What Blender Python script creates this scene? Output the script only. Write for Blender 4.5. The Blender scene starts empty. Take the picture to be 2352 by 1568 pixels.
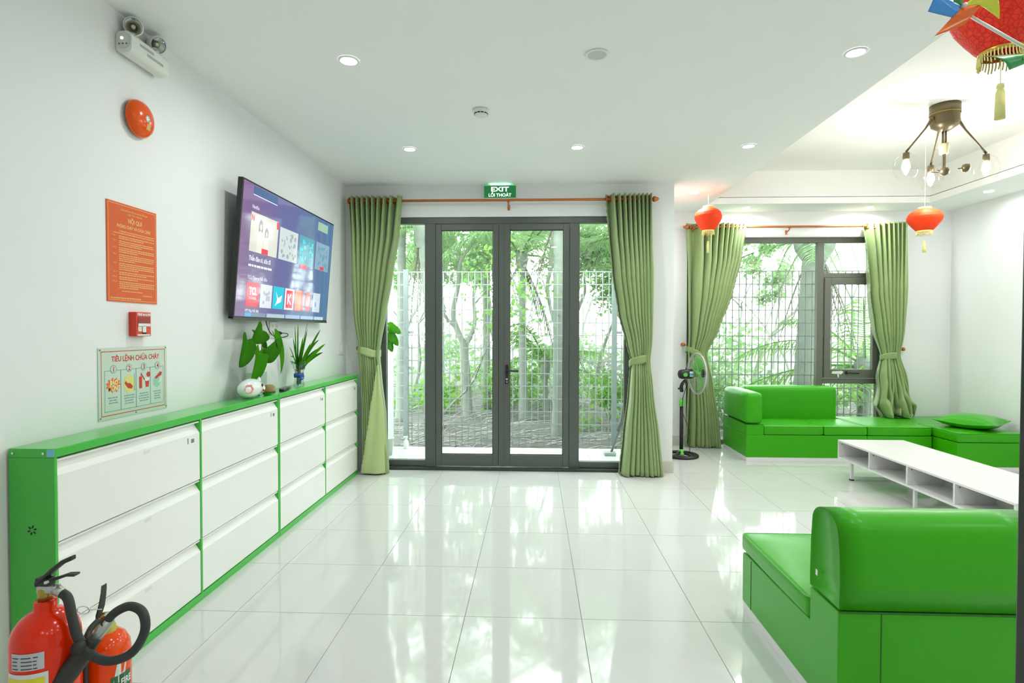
import bpy, bmesh, math, random
from mathutils import Vector, Matrix
import numpy as np

# ------------------------------------------------------------------ camera, sky, exposure
S = bpy.context.scene
COL = S.collection
F_PX, PITCH, YAW, ROLL, EYE = 1280.0, 0.0195, 0.040, 0.002, 1.475
fw = Vector((-math.sin(YAW) * math.cos(PITCH), math.cos(YAW) * math.cos(PITCH), -math.sin(PITCH)))
rt = Vector((math.cos(YAW), math.sin(YAW), 0))
up = rt.cross(fw)
rt2 = rt * math.cos(ROLL) + up * math.sin(ROLL)
up2 = up * math.cos(ROLL) - rt * math.sin(ROLL)
cam_d = bpy.data.cameras.new('camera')
cam_d.sensor_width = 36.0
cam_d.lens = 36.0 * F_PX / 2352.0
cam_d.clip_start = 0.02
cam_d.clip_end = 300
cam = bpy.data.objects.new('camera', cam_d)
COL.objects.link(cam)
cam.matrix_world = Matrix(((rt2.x, up2.x, -fw.x, 0), (rt2.y, up2.y, -fw.y, 0), (rt2.z, up2.z, -fw.z, EYE), (0, 0, 0, 1)))
S.camera = cam

SKY_STRENGTH = 5.6
DOWNLIGHT_W = 5.8
BULB_W = 10.0
world = bpy.data.worlds.new('sky')
S.world = world
world.use_nodes = True
bg = world.node_tree.nodes['Background']
bg.inputs['Color'].default_value = (0.94, 1.0, 1.0, 1)
bg.inputs['Strength'].default_value = SKY_STRENGTH

S.view_settings.view_transform = 'Standard'
S.view_settings.look = 'None'
S.view_settings.gamma = 1.0
S.view_settings.use_curve_mapping = False
S.view_settings.exposure = 0.62
try:
    S.cycles.max_bounces = 6
    S.cycles.diffuse_bounces = 4
    S.cycles.glossy_bounces = 3
    S.cycles.use_adaptive_sampling = True
    S.cycles.adaptive_threshold = 0.05
    S.cycles.transparent_max_bounces = 12
    S.cycles.caustics_reflective = False
    S.cycles.caustics_refractive = False
    S.cycles.sample_clamp_indirect = 6
except Exception:
    pass

PI = math.pi
RND = random.Random(7)

# ------------------------------------------------------------------ materials
def srgb(r, g, b):
    f = lambda c: (c / 255 / 12.92) if c / 255 <= 0.04045 else ((c / 255 + 0.055) / 1.055) ** 2.4
    return (f(r), f(g), f(b), 1.0)

MATS = {}

def mat(name, color, rough=0.5, metal=0.0, spec=0.5, noise=0.0, nscale=30.0, bump=0.0, bscale=80.0, emit=None, estr=0.0,
        coat=0.0, sheen=0.0, stretch=None, coatr=0.05):
    if name in MATS:
        return MATS[name]
    m = bpy.data.materials.new(name)
    m.use_nodes = True
    nt = m.node_tree
    b = nt.nodes['Principled BSDF']
    b.inputs['Base Color'].default_value = color
    b.inputs['Roughness'].default_value = rough
    b.inputs['Metallic'].default_value = metal
    b.inputs['Specular IOR Level'].default_value = spec
    b.inputs['Coat Weight'].default_value = coat
    b.inputs['Coat Roughness'].default_value = coatr
    b.inputs['Sheen Weight'].default_value = sheen
    if emit:
        b.inputs['Emission Color'].default_value = emit
        b.inputs['Emission Strength'].default_value = estr
    if noise or bump:
        tc = nt.nodes.new('ShaderNodeTexCoord')
        mp = nt.nodes.new('ShaderNodeMapping')
        if stretch:
            mp.inputs['Scale'].default_value = stretch
        nt.links.new(tc.outputs['Object'], mp.inputs['Vector'])
    if noise:
        nz = nt.nodes.new('ShaderNodeTexNoise')
        nz.inputs['Scale'].default_value = nscale
        nz.inputs['Detail'].default_value = 4
        nt.links.new(mp.outputs['Vector'], nz.inputs['Vector'])
        mx = nt.nodes.new('ShaderNodeMix')
        mx.data_type = 'RGBA'
        c2 = tuple(max(0, min(1, c * (1 - noise))) for c in color[:3]) + (1,)
        c1 = tuple(max(0, min(1, c * (1 + noise))) for c in color[:3]) + (1,)
        mx.inputs[6].default_value = c2
        mx.inputs[7].default_value = c1
        nt.links.new(nz.outputs['Fac'], mx.inputs[0])
        nt.links.new(mx.outputs[2], b.inputs['Base Color'])
    if bump:
        nb = nt.nodes.new('ShaderNodeTexNoise')
        nb.inputs['Scale'].default_value = bscale
        nb.inputs['Detail'].default_value = 3
        nt.links.new(mp.outputs['Vector'], nb.inputs['Vector'])
        bp = nt.nodes.new('ShaderNodeBump')
        bp.inputs['Strength'].default_value = bump
        bp.inputs['Distance'].default_value = 0.004
        nt.links.new(nb.outputs['Fac'], bp.inputs['Height'])
        nt.links.new(bp.outputs['Normal'], b.inputs['Normal'])
    MATS[name] = m
    return m

def leafmat(name, color, color2=None, transl=0.5):
    m = bpy.data.materials.new(name)
    m.use_nodes = True
    nt = m.node_tree
    nt.nodes.remove(nt.nodes['Principled BSDF'])
    out = nt.nodes['Material Output']
    d = nt.nodes.new('ShaderNodeBsdfDiffuse')
    t = nt.nodes.new('ShaderNodeBsdfTranslucent')
    mix = nt.nodes.new('ShaderNodeMixShader')
    mix.inputs[0].default_value = transl
    tc = nt.nodes.new('ShaderNodeTexCoord')
    nz = nt.nodes.new('ShaderNodeTexNoise')
    nz.inputs['Scale'].default_value = 2.5
    mx = nt.nodes.new('ShaderNodeMix')
    mx.data_type = 'RGBA'
    mx.inputs[6].default_value = color
    mx.inputs[7].default_value = color2 or color
    nt.links.new(tc.outputs['Object'], nz.inputs['Vector'])
    nt.links.new(nz.outputs['Fac'], mx.inputs[0])
    nt.links.new(mx.outputs[2], d.inputs['Color'])
    nt.links.new(mx.outputs[2], t.inputs['Color'])
    nt.links.new(d.outputs[0], mix.inputs[1])
    nt.links.new(t.outputs[0], mix.inputs[2])
    nt.links.new(mix.outputs[0], out.inputs['Surface'])
    MATS[name] = m
    return m

def glassmat(name, tint=(0.93, 0.97, 0.94, 1), ior=1.5, rough=0.0, boost=1.0):
    m = bpy.data.materials.new(name)
    m.use_nodes = True
    nt = m.node_tree
    nt.nodes.remove(nt.nodes['Principled BSDF'])
    out = nt.nodes['Material Output']
    tr = nt.nodes.new('ShaderNodeBsdfTransparent')
    tr.inputs['Color'].default_value = tint
    gl = nt.nodes.new('ShaderNodeBsdfGlossy')
    gl.inputs['Roughness'].default_value = rough
    lw = nt.nodes.new('ShaderNodeLayerWeight')
    lw.inputs['Blend'].default_value = 0.5
    pw_ = nt.nodes.new('ShaderNodeMath')
    pw_.operation = 'POWER'
    pw_.inputs[1].default_value = 5.0
    mix = nt.nodes.new('ShaderNodeMixShader')
    mul = nt.nodes.new('ShaderNodeMath')
    mul.operation = 'MULTIPLY_ADD'
    mul.inputs[1].default_value = 0.9 * boost
    mul.inputs[2].default_value = 0.04 * boost
    mul.use_clamp = True
    nt.links.new(lw.outputs['Facing'], pw_.inputs[0])
    nt.links.new(pw_.outputs[0], mul.inputs[0])
    nt.links.new(mul.outputs[0], mix.inputs[0])
    nt.links.new(tr.outputs[0], mix.inputs[1])
    nt.links.new(gl.outputs[0], mix.inputs[2])
    nt.links.new(mix.outputs[0], out.inputs['Surface'])
    MATS[name] = m
    return m

WALL = mat('wall_paint', (0.86, 0.87, 0.865, 1), 0.7, spec=0.2, noise=0.015, nscale=3, bump=0.06, bscale=220)
CEIL = mat('ceiling_paint', (0.945, 0.95, 0.94, 1), 0.75, spec=0.15, noise=0.01, nscale=2)
TRAY = mat('tray_paint', (0.90, 0.89, 0.86, 1), 0.75, spec=0.15, noise=0.01, nscale=2)
TILE = mat('polished_tile', (0.68, 0.685, 0.665, 1), 0.05, spec=0.6, noise=0.03, nscale=4)
GROUT = mat('grout', (0.36, 0.37, 0.33, 1), 0.8)
SKIRT = mat('skirting_tile', (0.66, 0.63, 0.55, 1), 0.25, noise=0.03, nscale=6)
ALU = mat('charcoal_aluminium', srgb(84, 90, 84), 0.42, metal=0.0, spec=0.5, noise=0.04, nscale=12)
DARK = mat('black_plastic', (0.012, 0.013, 0.012, 1), 0.4, noise=0.1)
BLACKM = mat('dark_door_metal', (0.008, 0.012, 0.008, 1), 0.35, noise=0.1)
GLASS = glassmat('clear_glass')
LAMPGLASS = glassmat('lamp_glass', (.985, .985, .98, 1), 1.5, 0.0, .7)
WATERGLASS = glassmat('vase_glass', (0.9, 0.95, 0.93, 1), 1.5, 0.02, 1.4)
COPPER = mat('copper_rod', srgb(190, 108, 52), 0.35, metal=0.3, noise=0.06)
CLOTH = mat('satin_curtain', srgb(140, 162, 104), 0.40, spec=0.45, noise=0.06, nscale=18, bump=0.10, bscale=400, sheen=0.3)
LINING = mat('curtain_lining', srgb(184, 200, 138), 0.5, spec=0.4, noise=0.05, nscale=18, sheen=0.3)
LGREEN = mat('cabinet_green', srgb(66, 188, 64), 0.35, spec=0.4, coat=1.0, coatr=0.2, noise=0.03, nscale=8)
LGREEN.node_tree.nodes['Principled BSDF'].inputs['Coat IOR'].default_value = 1.25
LWHITE = mat('cabinet_white', (0.92, 0.92, 0.885, 1), 0.32, spec=0.5, noise=0.012, nscale=5)
SOFA = mat('green_leatherette', srgb(54, 164, 0), 0.45, spec=0.22, coat=1.0, coatr=0.28, noise=0.05, nscale=7, bump=0.12, bscale=600)
WHITEM = mat('white_laminate', (0.80, 0.79, 0.78, 1), 0.35, noise=0.01)
WPLAST = mat('white_plastic', (0.80, 0.82, 0.77, 1), 0.38, noise=0.01)
CHROME = mat('chrome', (0.72, 0.74, 0.73, 1), 0.12, metal=1.0, noise=0.03)
REDG = mat('glossy_red', srgb(234, 44, 0), 0.16, spec=0.35, coat=0.15, noise=0.03)
ORED = mat('bell_red', srgb(240, 86, 0), 0.16, spec=0.35, coat=0.15, noise=0.03)
RUBBER = mat('black_rubber', (0.028, 0.03, 0.026, 1), 0.5, noise=0.15)
BRASS = mat('brass', srgb(176, 150, 74), 0.3, metal=0.8, noise=0.06)
INK_RED = mat('red_ink', srgb(206, 60, 44), 0.6, noise=0.02)
INK_BLUE = mat('blue_grey_ink', srgb(132, 170, 172), 0.6, noise=0.02)
INK_DARK = mat('dark_ink', srgb(70, 80, 84), 0.6, noise=0.02)

# ------------------------------------------------------------------ geometry helpers
class MB:
    def __init__(self):
        self.v, self.f = [], []

    def add(self, vs, fs):
        o = len(self.v)
        self.v += [tuple(p) for p in vs]
        self.f += [tuple(i + o for i in f) for f in fs]
        return self

    def box(self, a, b):
        x0, y0, z0 = (min(a[i], b[i]) for i in range(3))
        x1, y1, z1 = (max(a[i], b[i]) for i in range(3))
        return self.add([(x0, y0, z0), (x1, y0, z0), (x1, y1, z0), (x0, y1, z0), (x0, y0, z1), (x1, y0, z1), (x1, y1, z1), (x0, y1, z1)],
                        [(0, 3, 2, 1), (4, 5, 6, 7), (0, 1, 5, 4), (1, 2, 6, 5), (2, 3, 7, 6), (3, 0, 4, 7)])

    def tube(self, pts, r, n=8, cap=True, closed=False):
        pts = [Vector(p) for p in pts]
        k = len(pts)
        rr = r if isinstance(r, (list, tuple)) else [r] * k
        if closed:
            tan = [(pts[(i + 1) % k] - pts[i - 1]).normalized() for i in range(k)]
        else:
            tan = [(pts[min(i + 1, k - 1)] - pts[max(i - 1, 0)]).normalized() for i in range(k)]
        a = Vector((0, 0, 1)) if abs(tan[0].z) < 0.9 else Vector((1, 0, 0))
        u = tan[0].cross(a).normalized()
        vs, fs = [], []
        for i in range(k):
            u = (u - tan[i] * u.dot(tan[i]))
            u = u.normalized() if u.length > 1e-6 else tan[i].orthogonal().normalized()
            w = tan[i].cross(u)
            for j in range(n):
                t = 2 * PI * j / n
                vs.append(pts[i] + (u * math.cos(t) + w * math.sin(t)) * rr[i])
        m = k if closed else k - 1
        for i in range(m):
            for j in range(n):
                a0, a1 = i * n + j, i * n + (j + 1) % n
                b0, b1 = ((i + 1) % k) * n + j, ((i + 1) % k) * n + (j + 1) % n
                fs.append((a0, b0, b1, a1))
        if cap and not closed:
            fs.append(tuple(range(n)))
            fs.append(tuple(reversed(range((k - 1) * n, k * n))))
        return self.add(vs, fs)

    def lathe(self, prof, c=(0, 0, 0), axis=(0, 0, 1), n=24, sx=1.0):
        """prof: list of (radius, height) along axis"""
        ax = Vector(axis).normalized()
        u = ax.orthogonal().normalized()
        if abs(ax.z) > 0.99:
            u = Vector((1, 0, 0))
        w = ax.cross(u)
        c = Vector(c)
        vs, fs, rows = [], [], []
        for (r, h) in prof:
            if r < 1e-6:
                rows.append([len(vs)])
                vs.append(c + ax * h)
            else:
                rows.append(list(range(len(vs), len(vs) + n)))
                for j in range(n):
                    t = 2 * PI * j / n
                    vs.append(c + ax * h + (u * math.cos(t) * sx + w * math.sin(t)) * r)
        for a, b in zip(rows, rows[1:]):
            for j in range(n):
                k = (j + 1) % n
                if len(a) == 1 and len(b) == 1:
                    continue
                if len(a) == 1:
                    fs.append((a[0], b[k], b[j]))
                elif len(b) == 1:
                    fs.append((a[j], a[k], b[0]))
                else:
                    fs.append((a[j], a[k], b[k], b[j]))
        return self.add(vs, fs)

    def grid(self, fn, nu, nv, closed_u=False):
        vs = [fn(i / nu, j / nv) for j in range(nv + 1) for i in range(nu + (0 if closed_u else 1))]
        w = nu if closed_u else nu + 1
        fs = []
        for j in range(nv):
            for i in range(nu):
                k = (i + 1) % w
                fs.append((j * w + i, j * w + k, (j + 1) * w + k, (j + 1) * w + i))
        return self.add(vs, fs)

    def prism(self, poly, fr, w0=0.0, w1=0.002):
        """extrude 2-D polygon in frame fr between w0 and w1"""
        n = len(poly)
        vs = [fr(p[0], p[1], w0) for p in poly] + [fr(p[0], p[1], w1) for p in poly]
        fs = [tuple(reversed(range(n))), tuple(range(n, 2 * n))] + [(i, (i + 1) % n, n + (i + 1) % n, n + i) for i in range(n)]
        return self.add(vs, fs)

    def rect(self, fr, u0, v0, u1, v1, w0=0.0, w1=0.001):
        return self.prism([(u0, v0), (u1, v0), (u1, v1), (u0, v1)], fr, w0, w1)

    def disc(self, fr, u, v, r, w0=0.0, w1=0.001, n=20, ry=None):
        ry = ry or r
        return self.prism([(u + r * math.cos(2 * PI * i / n), v + ry * math.sin(2 * PI * i / n)) for i in range(n)], fr, w0, w1)

    def rcube(self, a, b, r, nin=4, nr=3, bulge=(0, 0, 0)):
        a = [min(a[i], b[i]) for i in range(3)], [max(a[i], b[i]) for i in range(3)]
        lo, hi = a
        half = [(hi[i] - lo[i]) / 2 for i in range(3)]
        cen = [(hi[i] + lo[i]) / 2 for i in range(3)]
        r = min(r, min(half) * 0.98)
        lines = []
        for i in range(3):
            h = half[i]
            e = [-h + r * (1 - math.cos(PI / 2 * k / nr)) for k in range(nr)]
            inn = [-(h - r) + 2 * (h - r) * k / nin for k in range(nin + 1)]
            L = e + inn + [-q for q in reversed(e)]
            lines.append(L)
        idx = {}
        vs, fs = [], []

        def vert(p):
            key = tuple(round(q, 6) for q in p)
            if key in idx:
                return idx[key]
            inner = [max(-(half[i] - r), min(half[i] - r, p[i])) for i in range(3)]
            d = Vector([p[i] - inner[i] for i in range(3)])
            q = Vector(inner) + (d.normalized() * r if d.length > 1e-9 else d)
            g = [q[i] / half[i] for i in range(3)]
            for i in range(3):
                if bulge[i]:
                    j, k = (i + 1) % 3, (i + 2) % 3
                    q[i] += g[i] * bulge[i] * (1 - g[j] ** 2) * (1 - g[k] ** 2)
            idx[key] = len(vs)
            vs.append(q + Vector(cen))
            return idx[key]
        for ax in range(3):
            j, k = (ax + 1) % 3, (ax + 2) % 3
            for sgn in (-1, 1):
                for m in range(len(lines[j]) - 1):
                    for n in range(len(lines[k]) - 1):
                        quad = []
                        for (mm, nn) in ((m, n), (m + 1, n), (m + 1, n + 1), (m, n + 1)):
                            p = [0, 0, 0]
                            p[ax] = sgn * half[ax]
                            p[j] = lines[j][mm]
                            p[k] = lines[k][nn]
                            quad.append(vert(p))
                        if len(set(quad)) > 2:
                            fs.append(tuple(quad) if sgn > 0 else tuple(reversed(quad)))
        return self.add(vs, fs)

    def build(self, name, m=None, parent=None, smooth=False, world=True, bevel=0.0, solid=0.0, sub=0):
        me = bpy.data.meshes.new(name)
        off = Vector((0, 0, 0))
        if parent is not None and world:
            p = parent
            while p is not None:
                off += p.location
                p = p.parent
        vs = [(v[0] - off.x, v[1] - off.y, v[2] - off.z) for v in self.v]
        me.from_pydata(vs, [], self.f)
        me.validate()
        me.update()
        if m:
            me.materials.append(m)
        if smooth:
            me.polygons.foreach_set('use_smooth', [True] * len(me.polygons))
        o = bpy.data.objects.new(name, me)
        COL.objects.link(o)
        if parent is not None:
            o.parent = parent
        if bevel:
            md = o.modifiers.new('bevel', 'BEVEL')
            md.width = bevel
            md.segments = 2
            md.limit_method = 'ANGLE'
            md.angle_limit = 0.6
        if solid:
            md = o.modifiers.new('solid', 'SOLIDIFY')
            md.thickness = solid
            md.offset = 0
        if sub:
            md = o.modifiers.new('sub', 'SUBSURF')
            md.levels = sub
            md.render_levels = sub
        return o

def frame(o, r, u):
    o, r, u = Vector(o), Vector(r).normalized(), Vector(u).normalized()
    n = r.cross(u)
    return lambda a, b, c=0.0: o + r * a + u * b + n * c

def thing(name, label, cat, loc=(0, 0, 0), group=None, rot=None):
    o = bpy.data.objects.new(name, None)
    o.empty_display_size = 0.05
    COL.objects.link(o)
    o.location = loc
    if rot:
        o.rotation_euler = rot
    o['label'] = label
    o['category'] = cat
    if group:
        o['group'] = group
    return o

def tag(o, label, cat, group=None):
    o['label'] = label
    o['category'] = cat
    if group:
        o['group'] = group
    return o

def struct(o, label=None):
    o['kind'] = 'structure'
    if label:
        o['label'] = label
    return o

def sroot(name, loc=(0, 0, 0), label=None):
    o = bpy.data.objects.new(name, None)
    o.empty_display_size = 0.05
    COL.objects.link(o)
    o.location = loc
    return struct(o, label)

def text(s, fr, u, v, size, m, parent, name='lettering', align='CENTER', width=None, bold=0.0, depth=0.0006, w=0.0, vscale=1.0):
    cu = bpy.data.curves.new('t', 'FONT')
    cu.body = s
    cu.size = size
    cu.align_x = align
    cu.offset = bold
    cu.resolution_u = 3
    o = bpy.data.objects.new('t', cu)
    COL.objects.link(o)
    dg = bpy.context.evaluated_depsgraph_get()
    me0 = o.evaluated_get(dg).to_mesh()
    vs = [Vector(p.co) for p in me0.vertices]
    fs = [tuple(p.vertices) for p in me0.polygons]
    o.evaluated_get(dg).to_mesh_clear()
    bpy.data.objects.remove(o)
    bpy.data.curves.remove(cu)
    if not vs:
        return None
    xs = [p.x for p in vs]
    k = width / (max(xs) - min(xs)) if width else 1.0
    mid = (max(xs) + min(xs)) / 2 if align == 'CENTER' else min(xs)
    b = MB()
    b.add([fr(u + (p.x - mid) * k, v + p.y * vscale, w + depth) for p in vs], fs)
    return b.build(name, m, parent)

def dashes(b, fr, u0, u1, v, h, rnd, w=0.0, d=0.0006):
    """a line of illegible small print: word-long bars"""
    x = u0
    while x < u1 - h:
        L = min(u1 - x, rnd.uniform(1.2, 4.0) * h)
        b.rect(fr, x, v, x + L, v + h, w, w + d)
        x += L + h * 0.7

def copy_tree(o, parent=None):
    c = o.copy()
    COL.objects.link(c)
    c.parent = parent
    for ch in list(o.children):
        copy_tree(ch, c)
    return c

# ------------------------------------------------------------------ room shell
XW, XR, YBACK, YWIN, YFRONT, ZC, ZT = -2.0, 5.28, 5.846, 7.30, -3.0, 3.0, 3.39
TX0, TX1, TY0, TY1 = 2.10, 4.68, 2.1, 6.82          # tray recess

floor = sroot('floor', (0, 0, 0), 'polished cream floor tiles')
slab = MB()
slab.box((XW, YFRONT, -0.12), (XR, YBACK + 0.2, -0.004))
slab.box((1.44, YBACK, -0.12), (XR, YWIN, -0.004))
slab.build('grout_bed', GROUT, floor)
xs = [XW, -1.554] + [(i - 2.59) * 0.6 for i in range(1, 20) if (i - 2.59) * 0.6 < XR - 0.05] + [XR]
ys = [YFRONT] + [2.837 + 0.6 * j for j in range(-9, 8) if 2.837 + 0.6 * j < YWIN] + [YWIN]
tile_me = {}
GAP = 0.0013
for ix in range(len(xs) - 1):
    for iy in range(len(ys) - 1):
        x0, x1, y0, y1 = xs[ix], xs[ix + 1], ys[iy], ys[iy + 1]
        if x1 < 1.5 and y0 > YBACK - 0.02:
            continue
        if x0 < 1.43 < 1.44 and y0 < YBACK + 0.1 and y1 > YBACK and x1 < 1.5:
            y1 = YBACK + 0.2
        key = (round(x1 - x0, 3), round(y1 - y0, 3))
        if key not in tile_me:
            t = MB()
            w, d = key
            g = GAP
            t.add([(g, g, -0.004), (w - g, g, -0.004), (w - g, d - g, -0.004), (g, d - g, -0.004),
                   (g + .0006, g + .0006, 0), (w - g - .0006, g + .0006, 0), (w - g - .0006, d - g - .0006, 0), (g + .0006, d - g - .0006, 0)],
                  [(4, 5, 6, 7), (0, 1, 5, 4), (1, 2, 6, 5), (2, 3, 7, 6), (3, 0, 4, 7)])
            o = t.build('floor_tile', TILE, floor)
            tile_me[key] = o.data
        else:
            o = bpy.data.objects.new('floor_tile', tile_me[key])
            COL.objects.link(o)
            o.parent = floor
        o.location = (x0, y0, 0)

c = MB()
c.box((XW - .15, YFRONT, ZC), (TX0, YBACK + 0.2, ZC + 0.08))
c.box((1.44, YBACK + 0.2, ZC), (TX0, YWIN + .2, ZC + 0.08))
c.box((TX0, YFRONT, ZC), (TX1, TY0, ZC + 0.08))
c.box((TX0, TY1, ZC), (TX1, YWIN + .2, ZC + 0.08))
c.box((TX1, YFRONT, ZC), (XR + .15, YWIN + .2, ZC + 0.08))
ceiling = struct(c.build('ceiling', CEIL), 'flat white ceiling around the raised tray')
c = MB()
c.box((TX0 - .35, TY0 - .25, ZT), (TX1 + .25, TY1 + .25, ZT + .06))
c.box((TX0 - .06, TY0 - .06, ZC + .075), (TX0, TY1 + .06, ZT))
c.box((TX1, TY0 - .06, ZC + .075), (TX1 + .06, TY1 + .06, ZT))
c.box((TX0 - .06, TY1, ZC + .075), (TX1 + .06, TY1 + .06, ZT))
c.box((TX0 - .06, TY0 - .06, ZC + .075), (TX1 + .06, TY0, ZT))
c.build('tray_recess', TRAY, ceiling)

w = MB()
w.box((XW - .15, YFRONT, -.1), (XW, YBACK + .2, ZC))
struct(w.build('wall_left', WALL), 'white left wall behind the television')
w = MB()
w.box((XR, YFRONT, -.1), (XR + .15, YWIN + .2, ZC))
struct(w.build('wall_right', WALL), 'white right wall')
w = MB()
w.box((XW - .15, YFRONT - .15, -.1), (XR + .15, YFRONT, ZC))
struct(w.build('wall_front', WALL), 'white wall behind the viewer')
DX0, DX1, DZ = -1.634, 1.0, 2.667
w = MB()
w.box((XW, YBACK, -.1), (DX0, YBACK + .2, ZC))
w.box((DX0, YBACK, DZ), (DX1, YBACK + .2, ZC))
w.box((DX1, YBACK, -.1), (1.44, YBACK + .2, ZC))
struct(w.build('wall_back', WALL), 'white wall around the glazed double door')
w = MB()
w.box((1.24, YBACK + .2, -.1), (1.44, YWIN + .2, ZC))
struct(w.build('wall_side', WALL), 'white return wall beside the standing fan')
WX0, WX1, WZ = 1.97, 4.46, 2.68
w = MB()
w.box((1.44, YWIN, -.1), (WX0, YWIN + .2, ZC))
w.box((WX1, YWIN, -.1), (XR, YWIN + .2, ZC))
w.box((WX0, YWIN, WZ), (WX1, YWIN + .2, ZC))
struct(w.build('wall_window', WALL), 'white wall around the tall window')

def skirting(name, a, b):
    struct(MB().box(a, b).build(name, SKIRT, bevel=.002), 'low beige tile skirting')
skirting('baseboard_back', (DX1, YBACK - .012, 0), (1.452, YBACK, .115))
skirting('baseboard_side', (1.44, YBACK, 0), (1.452, YWIN, .115))
skirting('baseboard_window', (1.452, YWIN - .012, 0), (WX0, YWIN, .115))
skirting('baseboard_right', (XR - .012, 2.0, 0), (XR, YWIN, .115))

# ------------------------------------------------------------------ glazed double door
Y0, Y1 = YBACK + .02, YBACK + .09
door = sroot('door_1', (-.317, YBACK + .05, 0), 'charcoal framed glass double door with side panes')
f = MB()
f.box((DX0, Y0, 2.60), (DX1, Y1, DZ))
f.box((DX0, Y0, 0), (DX0 + .06, Y1, 2.60))
f.box((DX1 - .06, Y0, 0), (DX1, Y1, 2.60))
f.box((-1.159, Y0, 0), (-1.043, Y1, 2.60))
f.box((.366, Y0, 0), (.472, Y1, 2.60))
f.box((DX0, Y0, .035), (-1.159, Y1, .095))
f.box((.472, Y0, .035), (DX1, Y1, .095))
f.build('frame', ALU, door, bevel=.003)
MB().box((DX0, YBACK - .03, 0), (DX1, Y1 + .05, .03)).build('threshold', mat('threshold_dark', srgb(52, 62, 54), .3, noise=.05), door, bevel=.003)

def leaf(x0, x1, gx0, gx1):
    b = MB()
    ya, yb = Y0 - .012, Y1 - .015
    b.box((x0, ya, .04), (gx0, yb, 2.592))
    b.box((gx1, ya, .04), (x1, yb, 2.592))
    b.box((gx0, ya, 2.529), (gx1, yb, 2.592))
    b.box((gx0, ya, .04), (gx1, yb, .162))
    o = b.build('door_leaf', ALU, door, bevel=.004)
    g = MB()
    e = .006
    for (a, c_) in (((gx0, .162), (gx0 + e, 2.529)), ((gx1 - e, .162), (gx1, 2.529)), ((gx0, 2.529 - e), (gx1, 2.529)), ((gx0, .162), (gx1, .162 + e))):
        g.box((a[0], ya + .012, a[1]), (c_[0], ya + .03, c_[1]))
    g.build('gasket', DARK, o)
    MB().box((gx0, ya + .018, .162), (gx1, ya + .024, 2.529)).build('glass_pane', GLASS, o)
    return o
l1 = leaf(-1.040, -.3755, -.983, -.436)
l2 = leaf(-.3735, .363, -.258, .302)
b = MB().box((-.372, Y0 - .018, .04), (-.320, Y0 - .011, 2.59))
b.build('astragal', ALU, door, bevel=.002)
for (x0, x1) in ((DX0 + .06, -1.159), (.472, DX1 - .06)):
    MB().box((x0, Y0 + .03, .095), (x1, Y0 + .036, 2.60)).build('side_pane', GLASS, door)
h = MB().box((-.303, Y0 - .022, .915), (-.270, Y0 - .012, 1.115))
ho = h.build('lock_plate', DARK, l2, bevel=.003)
h = MB().tube([(-.287, Y0 - .015, 1.055), (-.287, Y0 - .055, 1.055), (-.275, Y0 - .062, 1.055), (-.165, Y0 - .062, 1.055)], .011, 10)
h.build('door_handle', DARK, l2, smooth=True)
h = MB().lathe([(.0, -.004), (.011, -.004), (.011, .0), (0, .0)], (-.287, Y0 - .022, .965), (0, 1, 0), 16)
h.lathe([(.0, -.004), (.008, -.004), (.008, .0), (0, .0)], (-.287, Y0 - .022, .935), (0, 1, 0), 16)
h.build('lock_cylinder', CHROME, l2)

# ------------------------------------------------------------------ tall window
wy0, wy1 = YWIN + .05, YWIN + .12
win = sroot('window_1', (3.2, wy0, 0), 'tall grey framed window behind the green sofa')
ALU2 = mat('grey_window_frame', srgb(104, 106, 96), .42, noise=.04, nscale=12)
f = MB()
f.box((WX0, wy0, 2.615), (WX1, wy1, WZ))
f.box((WX0, wy0, 0), (WX0 + .06, wy1, 2.615))
f.box((WX1 - .05, wy0, 0), (WX1, wy1, 2.615))
f.box((3.645, wy0, .06), (3.725, wy1, 2.615))
f.box((3.725, wy0, 2.165), (WX1 - .05, wy1, 2.225))
f.box((3.725, wy0, .80), (WX1 - .05, wy1, .865))
f.box((WX0, wy0, 0), (WX1, wy1, .06))
f.build('frame', ALU2, win, bevel=.003)
s = MB()
sx0, sx1, sz0, sz1 = 3.735, WX1 - .055, .87, 2.16
gx0, gx1, gz0, gz1 = 3.815, WX1 - .12, .985, 2.075
ya, yb = wy0 - .015, wy0 + .04
s.box((sx0, ya, sz0), (gx0, yb, sz1))
s.box((gx1, ya, sz0), (sx1, yb, sz1))
s.box((gx0, ya, gz1), (gx1, yb, sz1))
s.box((gx0, ya, sz0), (gx1, yb, gz0))
sash = s.build('sash', ALU2, win, bevel=.004)
MB().box((gx0, ya + .02, gz0), (gx1, ya + .026, gz1)).build('glass_pane', GLASS, sash)
hh = MB().box((4.00, ya - .012, .925), (4.03, ya, .965))
hh.tube([(4.01, ya - .02, .945), (4.09, ya - .03, .942), (4.16, ya - .028, .940)], .009, 8)
hh.build('window_handle', DARK, sash, bevel=.002)
tp = MB()
tf = frame((3.85, ya - .001, .93), (1, 0, 0), (0, 0, 1))
tp.prism([(-.02, 0), (.10, -.01), (.13, .02), (.11, .035), (-.01, .03)], tf, 0, .001)
tp.prism([(.05, 0), (.075, 0), (.07, -.05), (.06, -.05)], tf, 0, .001)
tp.build('torn_tape', WPLAST, sash)
for (x0, x1, z0, z1) in ((WX0 + .06, 3.645, .06, 2.615), (3.725, WX1 - .05, 2.225, 2.615), (3.725, WX1 - .05, .06, .80)):
    MB().box((x0, wy0 + .03, z0), (x1, wy0 + .036, z1)).build('pane', GLASS, win)

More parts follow.
